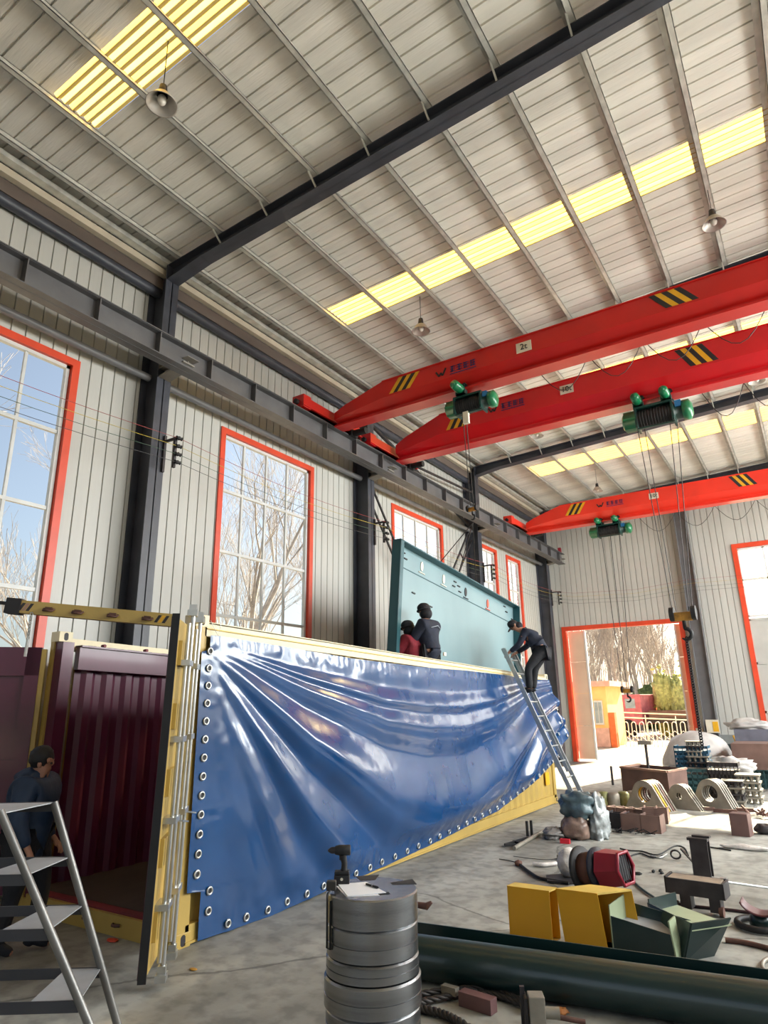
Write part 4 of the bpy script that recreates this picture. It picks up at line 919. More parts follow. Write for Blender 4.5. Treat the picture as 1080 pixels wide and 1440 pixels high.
# ------------------------------------------------------------------ step ladder, lower left corner
# side frame points from the photograph's geometry, 0.30 m treads, frame leaning away to the left
A1 = EYE+ray(0, 1140)*2.62; B1 = EYE+ray(76, 1128)*2.92
t_z = A1.z
vA = (EYE+ray(125, 1440)*2.48)-A1; vB = (EYE+ray(165, 1440)*2.78)-B1
def down(P0, v, z): return P0+v*((z-P0.z)/v.z)
t = thing('step_ladder', 'grey metal step ladder with flat treads in the lower left corner', 'step ladder', tuple(down(A1, vA, 0)))
run = Vector((-.80, -.55, 0)).normalized()*.62
for P0, v in ((A1, vA), (B1, vB)):
    for s_ in (0, 1):
        b = MB(); b.cyl(P0+run*s_+Vector((0, 0, .0)), down(P0, v, 0)+run*s_, .0165, 12); b.build('side_rail', tubem, t)
for i, vv in enumerate((1128, 1205, 1272, 1360)):
    zB = (EYE+ray(0, 0)*0).z
    # height where rail B passes that image row
    best = min([(abs((720-F*((B1+vB*s-EYE).dot(UP))/((B1+vB*s-EYE).dot(FW)))-vv), s) for s in [k/200 for k in range(0, 260)]])[1]
    pB = B1+vB*best; z = pB.z; pA = down(A1, vA, z)
    if i == 0: pA = Vector((A1.x, A1.y, z))
    gl = run*(1 if i == 0 else .24); L_ = [pA, pB, pB+gl, pA+gl*1.25 if i else pA+gl]
    b = MB(); b.add([p+Vector((0, 0, dz)) for dz in (0, -.004) for p in L_], [(0, 1, 2, 3), (7, 6, 5, 4), (0, 4, 5, 1), (1, 5, 6, 2), (2, 6, 7, 3), (3, 7, 4, 0)]); td = b.build('tread' if i else 'top_platform', treadm, t)
    b = MB(); b.bar(pB+Vector((0, 0, -.018)), pB+run+Vector((0, 0, -.018)), .006, .04); sub(b, 'tread_flange', treadd, td, t)
    b = MB(); b.bar(pA+Vector((0, 0, -.018)), pA+run+Vector((0, 0, -.018)), .006, .04); sub(b, 'tread_flange', treadd, td, t)
# ------------------------------------------------------------------ stack of steel discs with things on it
DT = .90; dc = onz(523, 1249, DT); DR = .286
zz = 0; hs = [(.16, 1.0, 'lowest'), (.14, .985, 'second from the bottom'), (.17, 1.03, 'slightly wider fourth'), (.10, .985, 'third thin'), (.17, .985, 'thick second'), (.0, 1, '')]
hs = [(.155, 1.02, 'lowest of the steel rings at the floor'), (.135, 1.0, 'steel ring second from the floor'), (.165, 1.035, 'slightly wider steel ring in mid stack'), (.105, .995, 'thin steel ring below the rust marked one'), (.175, .985, 'steel ring with a rusty patch under the top disc')]
for i, (h, k, lab) in enumerate(hs):
    b = MB(); r_ = DR*k; b.lathe((dc.x, dc.y, zz), [(0, 0), (r_-.012, 0), (r_, .008), (r_, h*.45), (r_-.004, h*.46), (r_-.004, h*.5), (r_, h*.51), (r_, h-.012), (r_-.010, h-.001), (0, h-.001)], 72)
    for p in range(len(b.sm)): b.sm[p] = True
    o = one(b, 'steel_disc', steel, lab, 'steel disc', (dc.x, dc.y, zz), 'turned steel discs in one stack'); zz += h
    md = o.modifiers.new('e', 'EDGE_SPLIT'); md.split_angle = R(35)
h = DT-zz
b = MB(); b.lathe((dc.x, dc.y, zz), [(0, 0), (DR-.006, 0), (DR, .006), (DR, h-.008), (DR-.008, h), (0, h)], 72)
top = one(b, 'steel_disc', steel, 'topmost steel disc with dark slots holding papers and a drill', 'steel disc', (dc.x, dc.y, zz), 'turned steel discs in one stack')
md = top.modifiers.new('e', 'EDGE_SPLIT'); md.split_angle = R(35)
for (u0, v0, u1, v1, u2, v2, u3, v3) in ((500, 1232, 533, 1230, 528, 1237, 507, 1238), (549, 1241, 580, 1236, 586, 1243, 552, 1244), (533, 1256, 546, 1254, 549, 1257, 535, 1258)):
    P4 = [onz(a, c, DT+.0015)-Vector((dc.x, dc.y, zz)) for a, c in ((u0, v0), (u1, v1), (u2, v2), (u3, v3))]
    b = MB(); b.add(P4+[p-Vector((0, 0, .003)) for p in P4], [(0, 1, 2, 3), (4, 5, 6, 7), (0, 4, 5, 1), (1, 5, 6, 2), (2, 6, 7, 3), (3, 7, 4, 0)]); o = b.build('slot', inkm); o.parent = top
# drill
dp = onz(481, 1243, DT); t = thing('cordless_drill', 'black cordless drill standing on its battery atop the steel discs', 'drill', tuple(dp))
rgt = Vector((RT.x, RT.y, 0)).normalized(); fwd = Vector((FW.x, FW.y, 0)).normalized()
def DP(a, c, z): return dp+rgt*a+fwd*c+Vector((0, 0, z))
az = math.atan2(rgt.y, rgt.x)
b = MB(); b.cbox(DP(0, 0, .03), (.10, .075, .055), az); b.build('battery', blackm, t, bevel=.008)
b = MB(); b.cbox(DP(.0, 0, .068), (.095, .065, .02), az); b.build('foot', blackm, t, bevel=.006)
b = MB(); b.tube([DP(.012, 0, .07), DP(.016, 0, .12), DP(.004, 0, .17)], [.021, .019, .024], 10); b.build('handle', blackm, t)
b = MB(); b.tube([DP(.055, 0, .198), DP(.05, 0, .198), DP(-.02, 0, .198), DP(-.045, 0, .198)], [.028, .032, .032, .026], 16); b.build('motor_housing', blackm, t)
b = MB(); b.tube([DP(-.045, 0, .198), DP(-.07, 0, .198), DP(-.085, 0, .198), DP(-.093, 0, .198)], [.021, .02, .012, .005], 14); b.build('chuck', dkst, t)
b = MB(); b.cbox(DP(-.012, 0, .155), (.012, .014, .03), az); b.build('trigger', dkst, t)
b = MB(); b.cyl(DP(.0, -.04, .035), DP(.0, -.038, .035), .009, 12); b.build('badge', whitem, t)
# papers and pen
P4 = [onz(a, c, DT+.006) for a, c in ((475, 1243), (515, 1240), (543, 1255), (489, 1260))]
b = MB(); b.add(P4+[p-Vector((0, 0, .003)) for p in P4], [(0, 1, 2, 3), (4, 5, 6, 7), (0, 4, 5, 1), (1, 5, 6, 2), (2, 6, 7, 3), (3, 7, 4, 0)]); one(b, 'paper_sheet', paperm, 'top white sheet of paper beside the drill on the disc', 'paper', tuple(P4[0]), 'papers on the steel discs')
P4 = [onz(a, c, DT+.002) for a, c in ((473, 1246), (513, 1243), (534, 1259), (487, 1261))]
b = MB(); b.add(P4+[p-Vector((0, 0, .002)) for p in P4], [(0, 1, 2, 3), (4, 5, 6, 7), (0, 4, 5, 1), (1, 5, 6, 2), (2, 6, 7, 3), (3, 7, 4, 0)]); one(b, 'paper_sheet', paperm, 'lower white sheet peeping out under the top sheet', 'paper', tuple(P4[0]), 'papers on the steel discs')
pa_, pb_ = onz(515, 1243, DT+.012), onz(531, 1248, DT+.012)
t = thing('pen', 'black pen lying on the white papers', 'pen', tuple(pa_)); b = MB(); b.cyl(pa_, pa_.lerp(pb_, .5), .006, 8); b.build('cap', blackm, t); b = MB(); b.cyl(pa_.lerp(pb_, .5), pa_.lerp(pb_, .6), .006, 8); b.build('ring', silver, t); b = MB(); b.tube([pa_.lerp(pb_, .6), pb_, pb_.lerp(pa_, -.12)], [.006, .006, .001], 8); b.build('barrel', blackm, t)
# black clamp with cord on the disc edge
cp = onz(466, 1250, DT+.02); t = thing('magnetic_pickup', 'dark clamp block with hanging cord on the left edge of the discs', 'clamp', tuple(cp))
b = MB(); b.cbox(cp+Vector((0, 0, .02)), (.06, .05, .055), az); b.build('block', mat('olive_black', (44, 42, 38), .5), t, bevel=.008)
e = cp-fwd*.06-rgt*.02
b = MB(); b.tube([cp+Vector((0, 0, .01)), e+Vector((0, 0, -.02)), e+Vector((0, 0, -.2)), e+Vector((.0, 0, -.30)), e+rgt*.02+Vector((0, 0, -.31)), e+rgt*.02+Vector((0, 0, -.05))], .006, 6); b.build('cord', blackm, t)
# ------------------------------------------------------------------ yellow boxes, green brackets
def openbox(name, label, cat, P4, h, m, mi, group=None, th=.006, tilt=(0, 0, 0)):
    """upright sheet box standing on P4 footprint (fl, fr, br, bl), open at the back right"""
    fl_, fr, brr, bl = [Vector(p) for p in P4]; U = Vector((0, 0, h))+Vector(tilt)
    t = thing(name, label, cat, tuple(fl_), group)
    def plate(a, c, up_, nm, mm):
        n_ = (c-a).cross(up_).normalized()*th; b = MB(); b.add([a, c, c+up_, a+up_, a+n_, c+n_, c+up_+n_, a+up_+n_], [(0, 1, 2, 3), (7, 6, 5, 4), (0, 4, 5, 1), (1, 5, 6, 2), (2, 6, 7, 3), (3, 7, 4, 0)]); b.build(nm, mm, t)
    plate(fl_, fr, U, 'front_panel', m); plate(bl, fl_, U, 'side_panel', m)
    plate(brr, bl, U, 'back_panel', m)
    b = MB(); b.add([fl_+U, fr+U, brr+U, bl+U, fl_+U*.97, fr+U*.97, brr+U*.97, bl+U*.97], [(0, 1, 2, 3), (7, 6, 5, 4), (0, 4, 5, 1), (1, 5, 6, 2), (2, 6, 7, 3), (3, 7, 4, 0)]); b.build('top_panel', mi, t)
    b = MB(); b.add([fl_, fr, brr, bl], [(0, 1, 2, 3)]); b.build('bottom_panel', mi, t)
    return t
f0, f1 = onz(718, 1316), onz(778, 1326)
h1 = ony(718, 1246, f0.y).z
dpv = Vector((.02, .19, 0))
openbox('yellow_box', 'mustard yellow steel box standing upright, left one of the pair', 'steel box', (f0, f1, f1+Vector((.02, .14, 0)), f0+Vector((.02, .14, 0))), h1, ybox, yboxt, 'mustard yellow boxes')
f0, f1 = onz(796, 1330), onz(838, 1337)
f1 = f0+(f1-f0).normalized()*.36
h2 = ony(788, 1250, f0.y).z
openbox('yellow_box', 'mustard yellow steel box standing right, leaning against green brackets', 'steel box', (f0, f1, f1+Vector((.22, .27, 0)), f0+Vector((.22, .27, 0))), h2, ybox, yboxt, 'mustard yellow boxes', tilt=(-.05, 0, 0))
# green trays: wedge trough pieces
def poly_plate(pts, th, t, nm, m):
    pts = [Vector(p) for p in pts]; n_ = (pts[1]-pts[0]).cross(pts[2]-pts[0]).normalized()*th; k = len(pts); b = MB()
    b.add(pts+[p+n_ for p in pts], [tuple(range(k))[::-1], tuple(range(k, 2*k))]+[(i, (i+1) % k, k+(i+1) % k, k+i) for i in range(k)]); return b.build(nm, m, t)
g0, g1 = onz(864, 1338), onz(950, 1352)
t = thing('green_trough', 'dark green steel trough with pale inside next to the yellow box', 'steel trough', tuple(g0), 'dark green steel brackets')
dpt = Vector((.10, .30, 0)); zl = ony(862, 1288, g0.y).z; zr_2 = ony(950, 1316, g1.y).z
poly_plate([g0, g1, g1+Vector((0, 0, zr_2)), g0+Vector((0, 0, zl))], .008, t, 'front_plate', dkgr)
poly_plate([g0+dpt, g1+dpt, g1+dpt+Vector((0, 0, zr_2+.05)), g0+dpt+Vector((0, 0, zl+.05))], .008, t, 'back_plate', dkgr)
poly_plate([g0+Vector((0, 0, zl*.72)), g1+Vector((0, 0, zr_2*.75)), g1+dpt+Vector((0, 0, zr_2*.85)), g0+dpt+Vector((0, 0, zl*.8))], .008, t, 'inner_plate', treadm)
poly_plate([g0+Vector((-.01, -.01, 0)), g0+dpt+Vector((-.01, 0, 0)), g0+dpt+Vector((-.01, 0, zl+.14)), g0+Vector((-.01, -.01, zl+.08))], .01, t, 'end_plate', ligr)
poly_plate([g1+Vector((.01, -.02, -.0)), g1+dpt*.3+Vector((.01, 0, 0)), g1+dpt*.3+Vector((-.02, 0, zr_2+.12)), g1+Vector((-.02, -.02, zr_2+.10))], .012, t, 'end_plate', ligr)
g2, g3 = onz(962, 1352), onz(1003, 1344)
t = thing('green_trough', 'dark green flared steel bracket right of the first trough', 'steel trough', tuple(g2), 'dark green steel brackets')
a0 = ony(972, 1298, g2.y); a1 = ony(1027, 1290, g3.y)
poly_plate([g2, g3, a1, a0], .01, t, 'front_plate', dkgr)
c0, c1 = a0+Vector((-.42, .42, .0)), a1+Vector((-.50, .45, .0))
poly_plate([a0+Vector((0, 0, -.06)), a1+Vector((0, 0, -.06)), c1+Vector((0, 0, -.08)), c0+Vector((0, 0, -.08))], .008, t, 'inner_plate', ligr)
poly_plate([c0+Vector((0, 0, -.2)), c1+Vector((0, 0, -.2)), c1+Vector((0, 0, .03)), c0+Vector((0, 0, .03))], .012, t, 'back_plate', dkgr)
poly_plate([g2, a0, c0, Vector((c0.x, c0.y, 0))], .01, t, 'side_plate', dkgr)
# long green channel and pipe
ca, cb_ = onz(560, 1293, .27), onz(1110, 1367, .27)
t = thing('steel_channel', 'long dark green steel channel lying behind the green pipe', 'steel beam', (ca.x, ca.y, 0))
b = MB(); b.bar((ca.x, ca.y, .135), (cb_.x, cb_.y, .135), .012, .27); b.build('web', dkgr, t)
b = MB(); b.bar((ca.x+.03, ca.y-.09, .008), (cb_.x+.03, cb_.y-.09, .008), .2, .014); b.build('flange', dkgr, t)
pA, pB = onz(575, 1343, .15), onz(1120, 1424, .15)
t = thing('green_pipe', 'long dark green round steel pipe lying across the foreground', 'pipe', (pA.x, pA.y, 0))
b = MB(); b.tube([pA, pB], .148, 40, cap=False); b.build('tube', dkgr, t)
b = MB(); d_ = (pB-pA).normalized(); b.tube([pA, pA+d_*.012], [.148, .148], 40); b.build('end_cap', ligr, t)
# ------------------------------------------------------------------ foreground right of the discs: ropes, block, shackle
def floor_tube(name, pix, z, r, m, label, cat, group=None, n=8, smooth=4):
    P_ = [onz(a, c, z) for a, c in pix]; pts = []
    for i in range(len(P_)-1):
        p0, p1, p2, p3 = P_[max(i-1, 0)], P_[i], P_[i+1], P_[min(i+2, len(P_)-1)]
        for k in range(smooth):
            s_ = k/smooth; pts.append(.5*((2*p1)+(p2-p0)*s_+(2*p0-5*p1+4*p2-p3)*s_*s_+(3*p1-p0-3*p2+p3)*s_**3))
    pts.append(P_[-1]); b = MB(); b.tube(pts, r, n); return one(b, name, m, label, cat, tuple(P_[0]), group)
def twisted(name, pix, z, r, label, cat, group):
    P_ = [onz(a, c, z) for a, c in pix]; b = MB(); L_ = sum((P_[i+1]-P_[i]).length for i in range(len(P_)-1)); n = 60; pts = []
    for k in range(n+1):
        s_ = k/n*(len(P_)-1); i = min(int(s_), len(P_)-2); f_ = s_-i; p0, p1, p2, p3 = P_[max(i-1, 0)], P_[i], P_[i+1], P_[min(i+2, len(P_)-1)]
        pts.append(.5*((2*p1)+(p2-p0)*f_+(2*p0-5*p1+4*p2-p3)*f_*f_+(3*p1-p0-3*p2+p3)*f_**3))
    d = (P_[-1]-P_[0]).normalized(); u_ = Vector((0, 0, 1)); w_ = d.cross(u_)
    for s3 in range(3): b.tube([p+(u_*math.cos(k*.55+s3*2.09)+w_*math.sin(k*.55+s3*2.09))*r*.5 for k, p in enumerate(pts)], r*.62, 6)
    return one(b, name, ropem, label, cat, tuple(P_[0]), group)
twisted('wire_rope', [(590, 1398), (640, 1391), (690, 1391), (728, 1405), (745, 1418)], .04, .022, 'thick twisted steel rope running to the shackle, upper strand', 'steel rope', 'thick steel ropes on the floor')
twisted('wire_rope', [(588, 1410), (640, 1400), (690, 1398), (735, 1412)], .03, .022, 'thick twisted steel rope running to the shackle, lower strand', 'steel rope', 'thick steel ropes on the floor')
twisted('wire_rope', [(588, 1418), (620, 1425), (650, 1440), (690, 1470)], .03, .026, 'thick twisted steel rope crossing below the brown block', 'steel rope', 'thick steel ropes on the floor')
q = onz(633, 1392, .06); b = MB(); b.cbox(q, (.12, .05, .05), -.1); one(b, 'rope_ferrule', greyst, 'grey metal sleeve clamped on the twisted ropes', 'rope clamp', tuple(q))
q = onz(672, 1419, 0); b = MB(); b.cbox(q+Vector((0, 0, .045)), (.26, .085, .09), -.12); one(b, 'steel_block', mat('brown_primer', (112, 80, 80), .5, 0, .12, 6), 'brown painted square steel bar lying before the ropes', 'steel block', tuple(q), bevel=.004)
q = onz(757, 1455, 0)
t = thing('shackle_clamp', 'grey square steel clamp with bolts at the rope end', 'clamp', tuple(q))
b = MB(); b.cbox(q+Vector((0, 0, .11)), (.10, .11, .22), .5); b.build('clamp_body', greyst, t, bevel=.006)
b = MB(); b.cbox(q+Vector((-.075, .0, .10)), (.02, .12, .2), .5); b.cbox(q+Vector((-.10, .02, .12)), (.03, .03, .24), .5); b.build('side_plate', dkst, t)
b = MB(); b.cyl(q+Vector((.04, .02, .12)), q+Vector((.13, .06, .12)), .034, 14); b.build('nut', greyst, t)
b = MB(); b.cyl(q+Vector((.1, .05, .1)), q+Vector((.27, .12, .08)), .016, 8); b.build('bolt', rustm, t)
q = onz(789, 1425); b = MB(); b.blob(q+Vector((0, 0, .015)), (.05, .035, .02), 3, .5, 3); one(b, 'orange_scrap', mat('orange_scrap', (214, 140, 80), .6), 'crumpled orange scrap beside the clamp bolt', 'scrap', tuple(q))
floor_tube('rusty_rod', [(590, 1372), (640, 1384), (700, 1388)], .02, .014, rustm, 'rusty rod lying along the foot of the green pipe', 'rod')
b = MB(); q = onz(607, 1362); b.tube([q+Vector((0, 0, .12))+Vector((-.02*math.cos(a)*2, 0, .1*math.sin(a))) for a in [R(k) for k in range(-80, 90, 20)]], .012, 6); one(b, 'hook_bar', greyst, 'pale curved metal hook beside the steel discs', 'hook', tuple(q))
q = onz(600, 1284); b = MB(); b.tube([q+Vector((-.1, 0, .06)), q+Vector((0, 0, .06)), q+Vector((.05, .02, .1))], [.03, .035, .015], 8); one(b, 'valve', rustm, 'small dark rusty fitting just right of the disc stack', 'fitting', tuple(q))
floor_tube('red_cable', [(905, 1428), (935, 1426), (960, 1436), (990, 1427), (1010, 1436)], .008, .005, mat('red_cord', (190, 60, 60), .5), 'thin red cord lying in front of the green pipe', 'cord')
# ------------------------------------------------------------------ cable reel
q = onz(856, 1262)
t = thing('cable_reel', 'dark red cable reel stand with black drum of cable', 'cable reel', tuple(q))
ax_ = Vector((.93, -.22, .15)).normalized(); cc = onz(826, 1232, .26) if False else q+Vector((-.30, .12, .22))
Mq = Matrix.Translation(cc) @ ax_.to_track_quat('Z', 'Y').to_matrix().to_4x4()
b = MB(); b.lathe((0, 0, 0), [(0, -.02), (.23, -.02), (.235, -.0), (.23, .02), (.0, .02)], 32, M=Mq); b.build('outer_flange', blackm, t)
b = MB(); b.lathe((0, 0, 0), [(.0, .02), (.16, .02), (.17, .10), (.16, .19), (.0, .19)], 28, M=Mq); b.build('cable_coil', rustm, t)
b = MB(); b.lathe((0, 0, 0), [(0, .19), (.215, .19), (.215, .22), (.1, .26), (0, .26)], 28, M=Mq); b.build('inner_flange', mat('blue_black', (30, 36, 50), .4), t)
# hexagonal red frame
hexp = [(.17*math.cos(a)*1.1, .19*math.sin(a)) for a in [R(k) for k in (0, 55, 125, 180, 235, 305)]]
Mh = Mq @ Matrix.Translation((0, 0, .27))
pts0 = [Mh @ Vector((x*1.15, y_*1.15, 0)) for x, y_ in hexp]; pts1 = [Mh @ Vector((x*.95, y_*.95, .26)) for x, y_ in hexp]; b = MB()
b.add(pts0+pts1, [(i, (i+1) % 6, 6+(i+1) % 6, 6+i) for i in range(6)]+[tuple(range(6))]); b.build('housing', maroonp, t)
b = MB(); b.tube([Mh @ Vector((x*.95, y_*.95, .26)) for x, y_ in hexp], .02, 6, closed=True); b.build('frame_rim', maroonp, t)
b = MB(); b.add([Mh @ Vector((x*.75, y_*.75, .235)) for x, y_ in hexp], [tuple(range(6))]); b.build('grille', inkm, t)
for k in range(6): b = MB(); xx = -.12+.048*k; b.bar(Mh @ Vector((xx, -.13, .25)), Mh @ Vector((xx, .13, .25)), .008); b.build('grille_bar', dkst, t)
b = MB(); w_ = q+Vector((.05, -.05, .06)); b.cyl(w_+Vector((-.02, 0, 0)), w_+Vector((.02, 0, 0)), .06, 16); b.build('castor', blackm, t)
b = MB(); w_ = q+Vector((-.15, .05, .06)); b.cyl(w_+Vector((-.02, 0, 0)), w_+Vector((.02, 0, 0)), .06, 16); b.build('castor', blackm, t)
floor_tube('green_hose', [(884, 1232), (900, 1248), (920, 1262), (935, 1270), (960, 1268)], .015, .012, mat('dark_green_hose', (24, 50, 44), .4), 'dark green hose running from the cable reel to the brackets', 'hose')
# plastic wrapped roll
q = onz(802, 1236); b = MB(); b.blob(q+Vector((0, 0, .17)), (.13, .15, .17), 2, .12, 2.2, nu=28, nv=18, flat=0.0); one(b, 'wrapped_roll', wrapm, 'roll wrapped in shiny clear plastic beside the reel', 'wrapped roll', tuple(q))
q0 = [onz(a, c, .01) for a, c in ((768, 1233), (800, 1230), (835, 1240), (800, 1243), (770, 1241))]
b = MB(); b.add(q0+[p+Vector((0, 0, .02)) for p in q0], [tuple(range(5)), tuple(range(5, 10))]+[(i, (i+1) % 5, 5+(i+1) % 5, 5+i) for i in range(5)]); one(b, 'rubber_mat', dkst, 'dark flat mat piece under the wrapped roll', 'mat', tuple(q0[0]))
floor_tube('long_hose', [(728, 1213), (740, 1223), (757, 1234), (775, 1238), (800, 1242)], .02, .018, blackm, 'black hose curving from its nozzle to the dark mat', 'hose')
q = onz(729, 1214, .03); b = MB(); b.blob(q, (.05, .05, .04), 1, .2); one(b, 'hose_nozzle', rustm, 'round dark nozzle at the hose end', 'nozzle', tuple(q))
floor_tube('white_tube', [(750, 1215), (765, 1216), (782, 1214)], .03, .026, wrapm, 'short white plastic tube lying by the black hose', 'tube')
floor_tube('steel_bar', [(784, 1205), (815, 1203), (858, 1196)], .03, .03, greyst, 'grey steel bar lying behind the wrapped roll', 'bar')
floor_tube('thin_rod', [(702, 1208), (715, 1210), (727, 1213)], .01, .006, ropem, 'thin rod pointing left from the hose nozzle', 'rod')
floor_tube('thin_wire', [(722, 1204), (745, 1207), (770, 1209), (790, 1206)], .008, .004, ropem, 'thin wire lying on the floor behind the hose', 'wire')
floor_tube('steel_pipe', [(723, 1193), (745, 1180), (765, 1168)], .03, .03, greyst, 'grey pipe slanting towards the plastic bundle', 'pipe')
b = MB(); 
for (a, c) in (((710, 1188), (742, 1178)), ((710, 1189), (731, 1188)), ((722, 1183), (731, 1186))): b.bar(onz(*a, .03), onz(*c, .03), .03)
q = onz(710, 1188); one(b, 'tripod_frame', blackm, 'black bar frame lying near the container rail', 'frame', tuple(q))
for (a, lab) in ((742, 'left'), (748, 'right')): q = onz(a, 1176 if a == 742 else 1175); b = MB(); b.cyl(q, q+Vector((0, 0, .22)), .022, 12); one(b, 'black_post', blackm, lab+' one of two short black upright pins', 'pin', tuple(q), 'short black pins')
# plastic bundle at the ladder foot
q = onz(795, 1182); b = MB(); b.blob(q+Vector((.12, .2, .16)), (.21, .2, .17), 4, .25, 2.5, nu=32, nv=20, flat=0., sq=.7); one(b, 'wrapped_box', mat('brown_box_in_plastic', (156, 130, 116), .3, 0, .3, 5, bump=.6, bscale=8), 'reddish box wrapped in clear plastic at the ladder foot', 'wrapped box', tuple(q))
b = MB(); b.blob(q+Vector((.14, .32, .47)), (.27, .26, .19), 8, .35, 2.2, nu=36, nv=22, sq=.75); one(b, 'plastic_bag', bagm, 'grey green plastic bag lying on the wrapped box', 'bag', tuple(q+Vector((.14, .3, .3))))
b = MB(); b.blob(q+Vector((.42, .42, .2)), (.14, .24, .34), 11, .5, 3.5, nu=36, nv=24, flat=0.); one(b, 'plastic_film', plasm, 'crumpled clear plastic film right of the wrapped box', 'plastic film', tuple(q+Vector((.42, .42, 0))))
b = MB(); b.blob(q+Vector((-.2, .12, .07)), (.17, .22, .09), 15, .4, 3, nu=28, nv=18, flat=0.); one(b, 'plastic_film', mat('dull_film', (150, 146, 142), .4, 0, .25, 6, bump=.7, bscale=9), 'dull grey plastic film left of the wrapped box', 'plastic film', tuple(q))
q = onz(795, 1186); b = MB(); b.cbox(q+Vector((0, 0, .03)), (.14, .07, .06), .1); one(b, 'red_tin', mat('red_tin', (210, 30, 50), .4), 'small red tin on the floor before the wrapped box', 'tin', tuple(q))
# ------------------------------------------------------------------ channel off-cuts
def ubracket(q, L_, w, h, rz, lab, m=dkst, off=0):
    M_ = Matrix.Translation(q) @ Matrix.Rotation(rz, 4, 'Z'); b = MB()
    b.box((0, 0, 0), (L_, .015, h), M_); b.box((0, 0, 0), (.015, w, h), M_); b.box((L_-.015, 0, 0), (L_, w, h), M_); b.box((L_*.5, 0, 0), (L_*.5+.015, w, h), M_); b.box((0, w-.015, 0), (L_, w, h*.9), M_)
    return one(b, 'channel_bracket', m, lab, 'steel bracket', tuple(q), 'welded channel brackets')
ubracket(onz(854, 1164), .55, .3, .24, -.1, 'dark welded bracket, front left of the bracket pile', dkst)
ubracket(onz(874, 1168), .62, .32, .26, -.05, 'dark brown bracket frontmost in the pile', brown)
ubracket(onz(905, 1157), .4, .35, .24, .1, 'brown bracket at the right end of the pile', brown)
for i in range(6):
    ubracket(onz(842+i*13, 1147+i*1.2), .34, .26, .17, -.25, ['leftmost low bracket behind the front ones', 'second low bracket from the left in the back row', 'third low bracket in the back row', 'fourth low bracket in the back row', 'fifth low bracket in the back row', 'rightmost low bracket in the back row'][i], brown)
q = onz(885, 1173); b = MB()
rnd = random.Random(4)
for i in range(26): a = rnd.random()*6.28; c = q+Vector((rnd.uniform(-.25, .35), rnd.uniform(-.08, .1), .03)); b.bar(c, c+Vector((math.cos(a)*.14, math.sin(a)*.1, rnd.uniform(-.02, .06))), .012)
one(b, 'scrap_pile', blackm, 'pile of thin black scrap strips before the brackets', 'scrap', tuple(q), kind='stuff')
for i, (u, v) in enumerate(((838, 1134), (850, 1133), (864, 1134), (878, 1133), (890, 1132))):
    q = onz(u, v); b = MB(); b.lathe(q, [(0, 0), (.11, 0), (.12, .02), (.12, .22), (.09, .26), (.05, .27), (0, .27)], 16)
    one(b, 'steel_canister', mat('olive_canister', (150, 150, 96), .5, .2, .3, 6) if i % 2 else greyst, ['leftmost grey canister in the row behind the brackets', 'second olive canister in the row', 'middle grey canister in the row', 'fourth olive canister in the row', 'rightmost grey canister by the arch plates'][i], 'canister', tuple(q), 'row of metal canisters')
q = onz(862, 1104); b = MB(); b.cyl(q, q+Vector((0, 0, .45)), .03, 8); one(b, 'steel_post', dkst, 'thin dark post left of the large brown box', 'post', tuple(q))
# ------------------------------------------------------------------ arch plates
def arch(q, w, h, hole, lab, m, th=.05, yaw=-.25):
    n = 14; r_ = h*.42; pts = [(-w/2, 0), (w/2, 0)]
    cy_ = h-r_
    a0_ = math.atan2(cy_, w/2)*.55
    pts += [(r_*math.cos(a), cy_+r_*math.sin(a)) for a in [a0_+(math.pi-2*a0_)*k/n for k in range(n+1)]]
    ho = [(hole*math.cos(a), h*.52+hole*math.sin(a)) for a in [2*math.pi*k/20 for k in range(20)]]
    bm = bmesh.new(); M_ = Matrix.Translation(q) @ Matrix.Rotation(yaw, 4, 'Z') @ Matrix.Rotation(R(90), 4, 'X')
    def loop(P_, z): v = [bm.verts.new(M_ @ Vector((x, y_, z))) for x, y_ in P_]; return v, [bm.edges.new((v[i], v[(i+1) % len(v)])) for i in range(len(v))]
    rings = []
    for z in (0, -th):
        v1, e1 = loop(pts, z); v2, e2 = loop(ho, z); bmesh.ops.triangle_fill(bm, edges=e1+e2, use_beauty=True); rings.append((v1, v2))
    for k in (0, 1):
        a, c = rings[0][k], rings[1][k]
        for i in range(len(a)): bm.faces.new((a[i], a[(i+1) % len(a)], c[(i+1) % len(a)], c[i]))
    bmesh.ops.recalc_face_normals(bm, faces=bm.faces); me = bpy.data.meshes.new('arch_plate'); bmesh.ops.translate(bm, verts=bm.verts, vec=-Vector(q)); bm.to_mesh(me); bm.free(); me.materials.append(m)
    o = bpy.data.objects.new('arch_plate', me); COL.objects.link(o); o.location = q; return tag(o, lab, 'steel plate', 'arched steel plates with round holes')
sets = [(onz(908, 1139), .84, .53, .14, 'left stack', 5), (onz(957, 1138), .78, .45, .06, 'middle stack with small holes', 3), (onz(1001, 1138), .80, .54, .15, 'right stack', 4)]
for si_, (q, w, h, ho, nm, n) in enumerate(sets):
    for k in range(n):
        arch(q+Vector((.03*k, .062*k, 0)), w, h, ho, ['front', 'second', 'third', 'fourth', 'rear'][k]+' arched plate with round hole in the '+nm, yelm if (si_ == 0 and k == 1) else (brown if k == 3 and si_ == 0 else greyst))
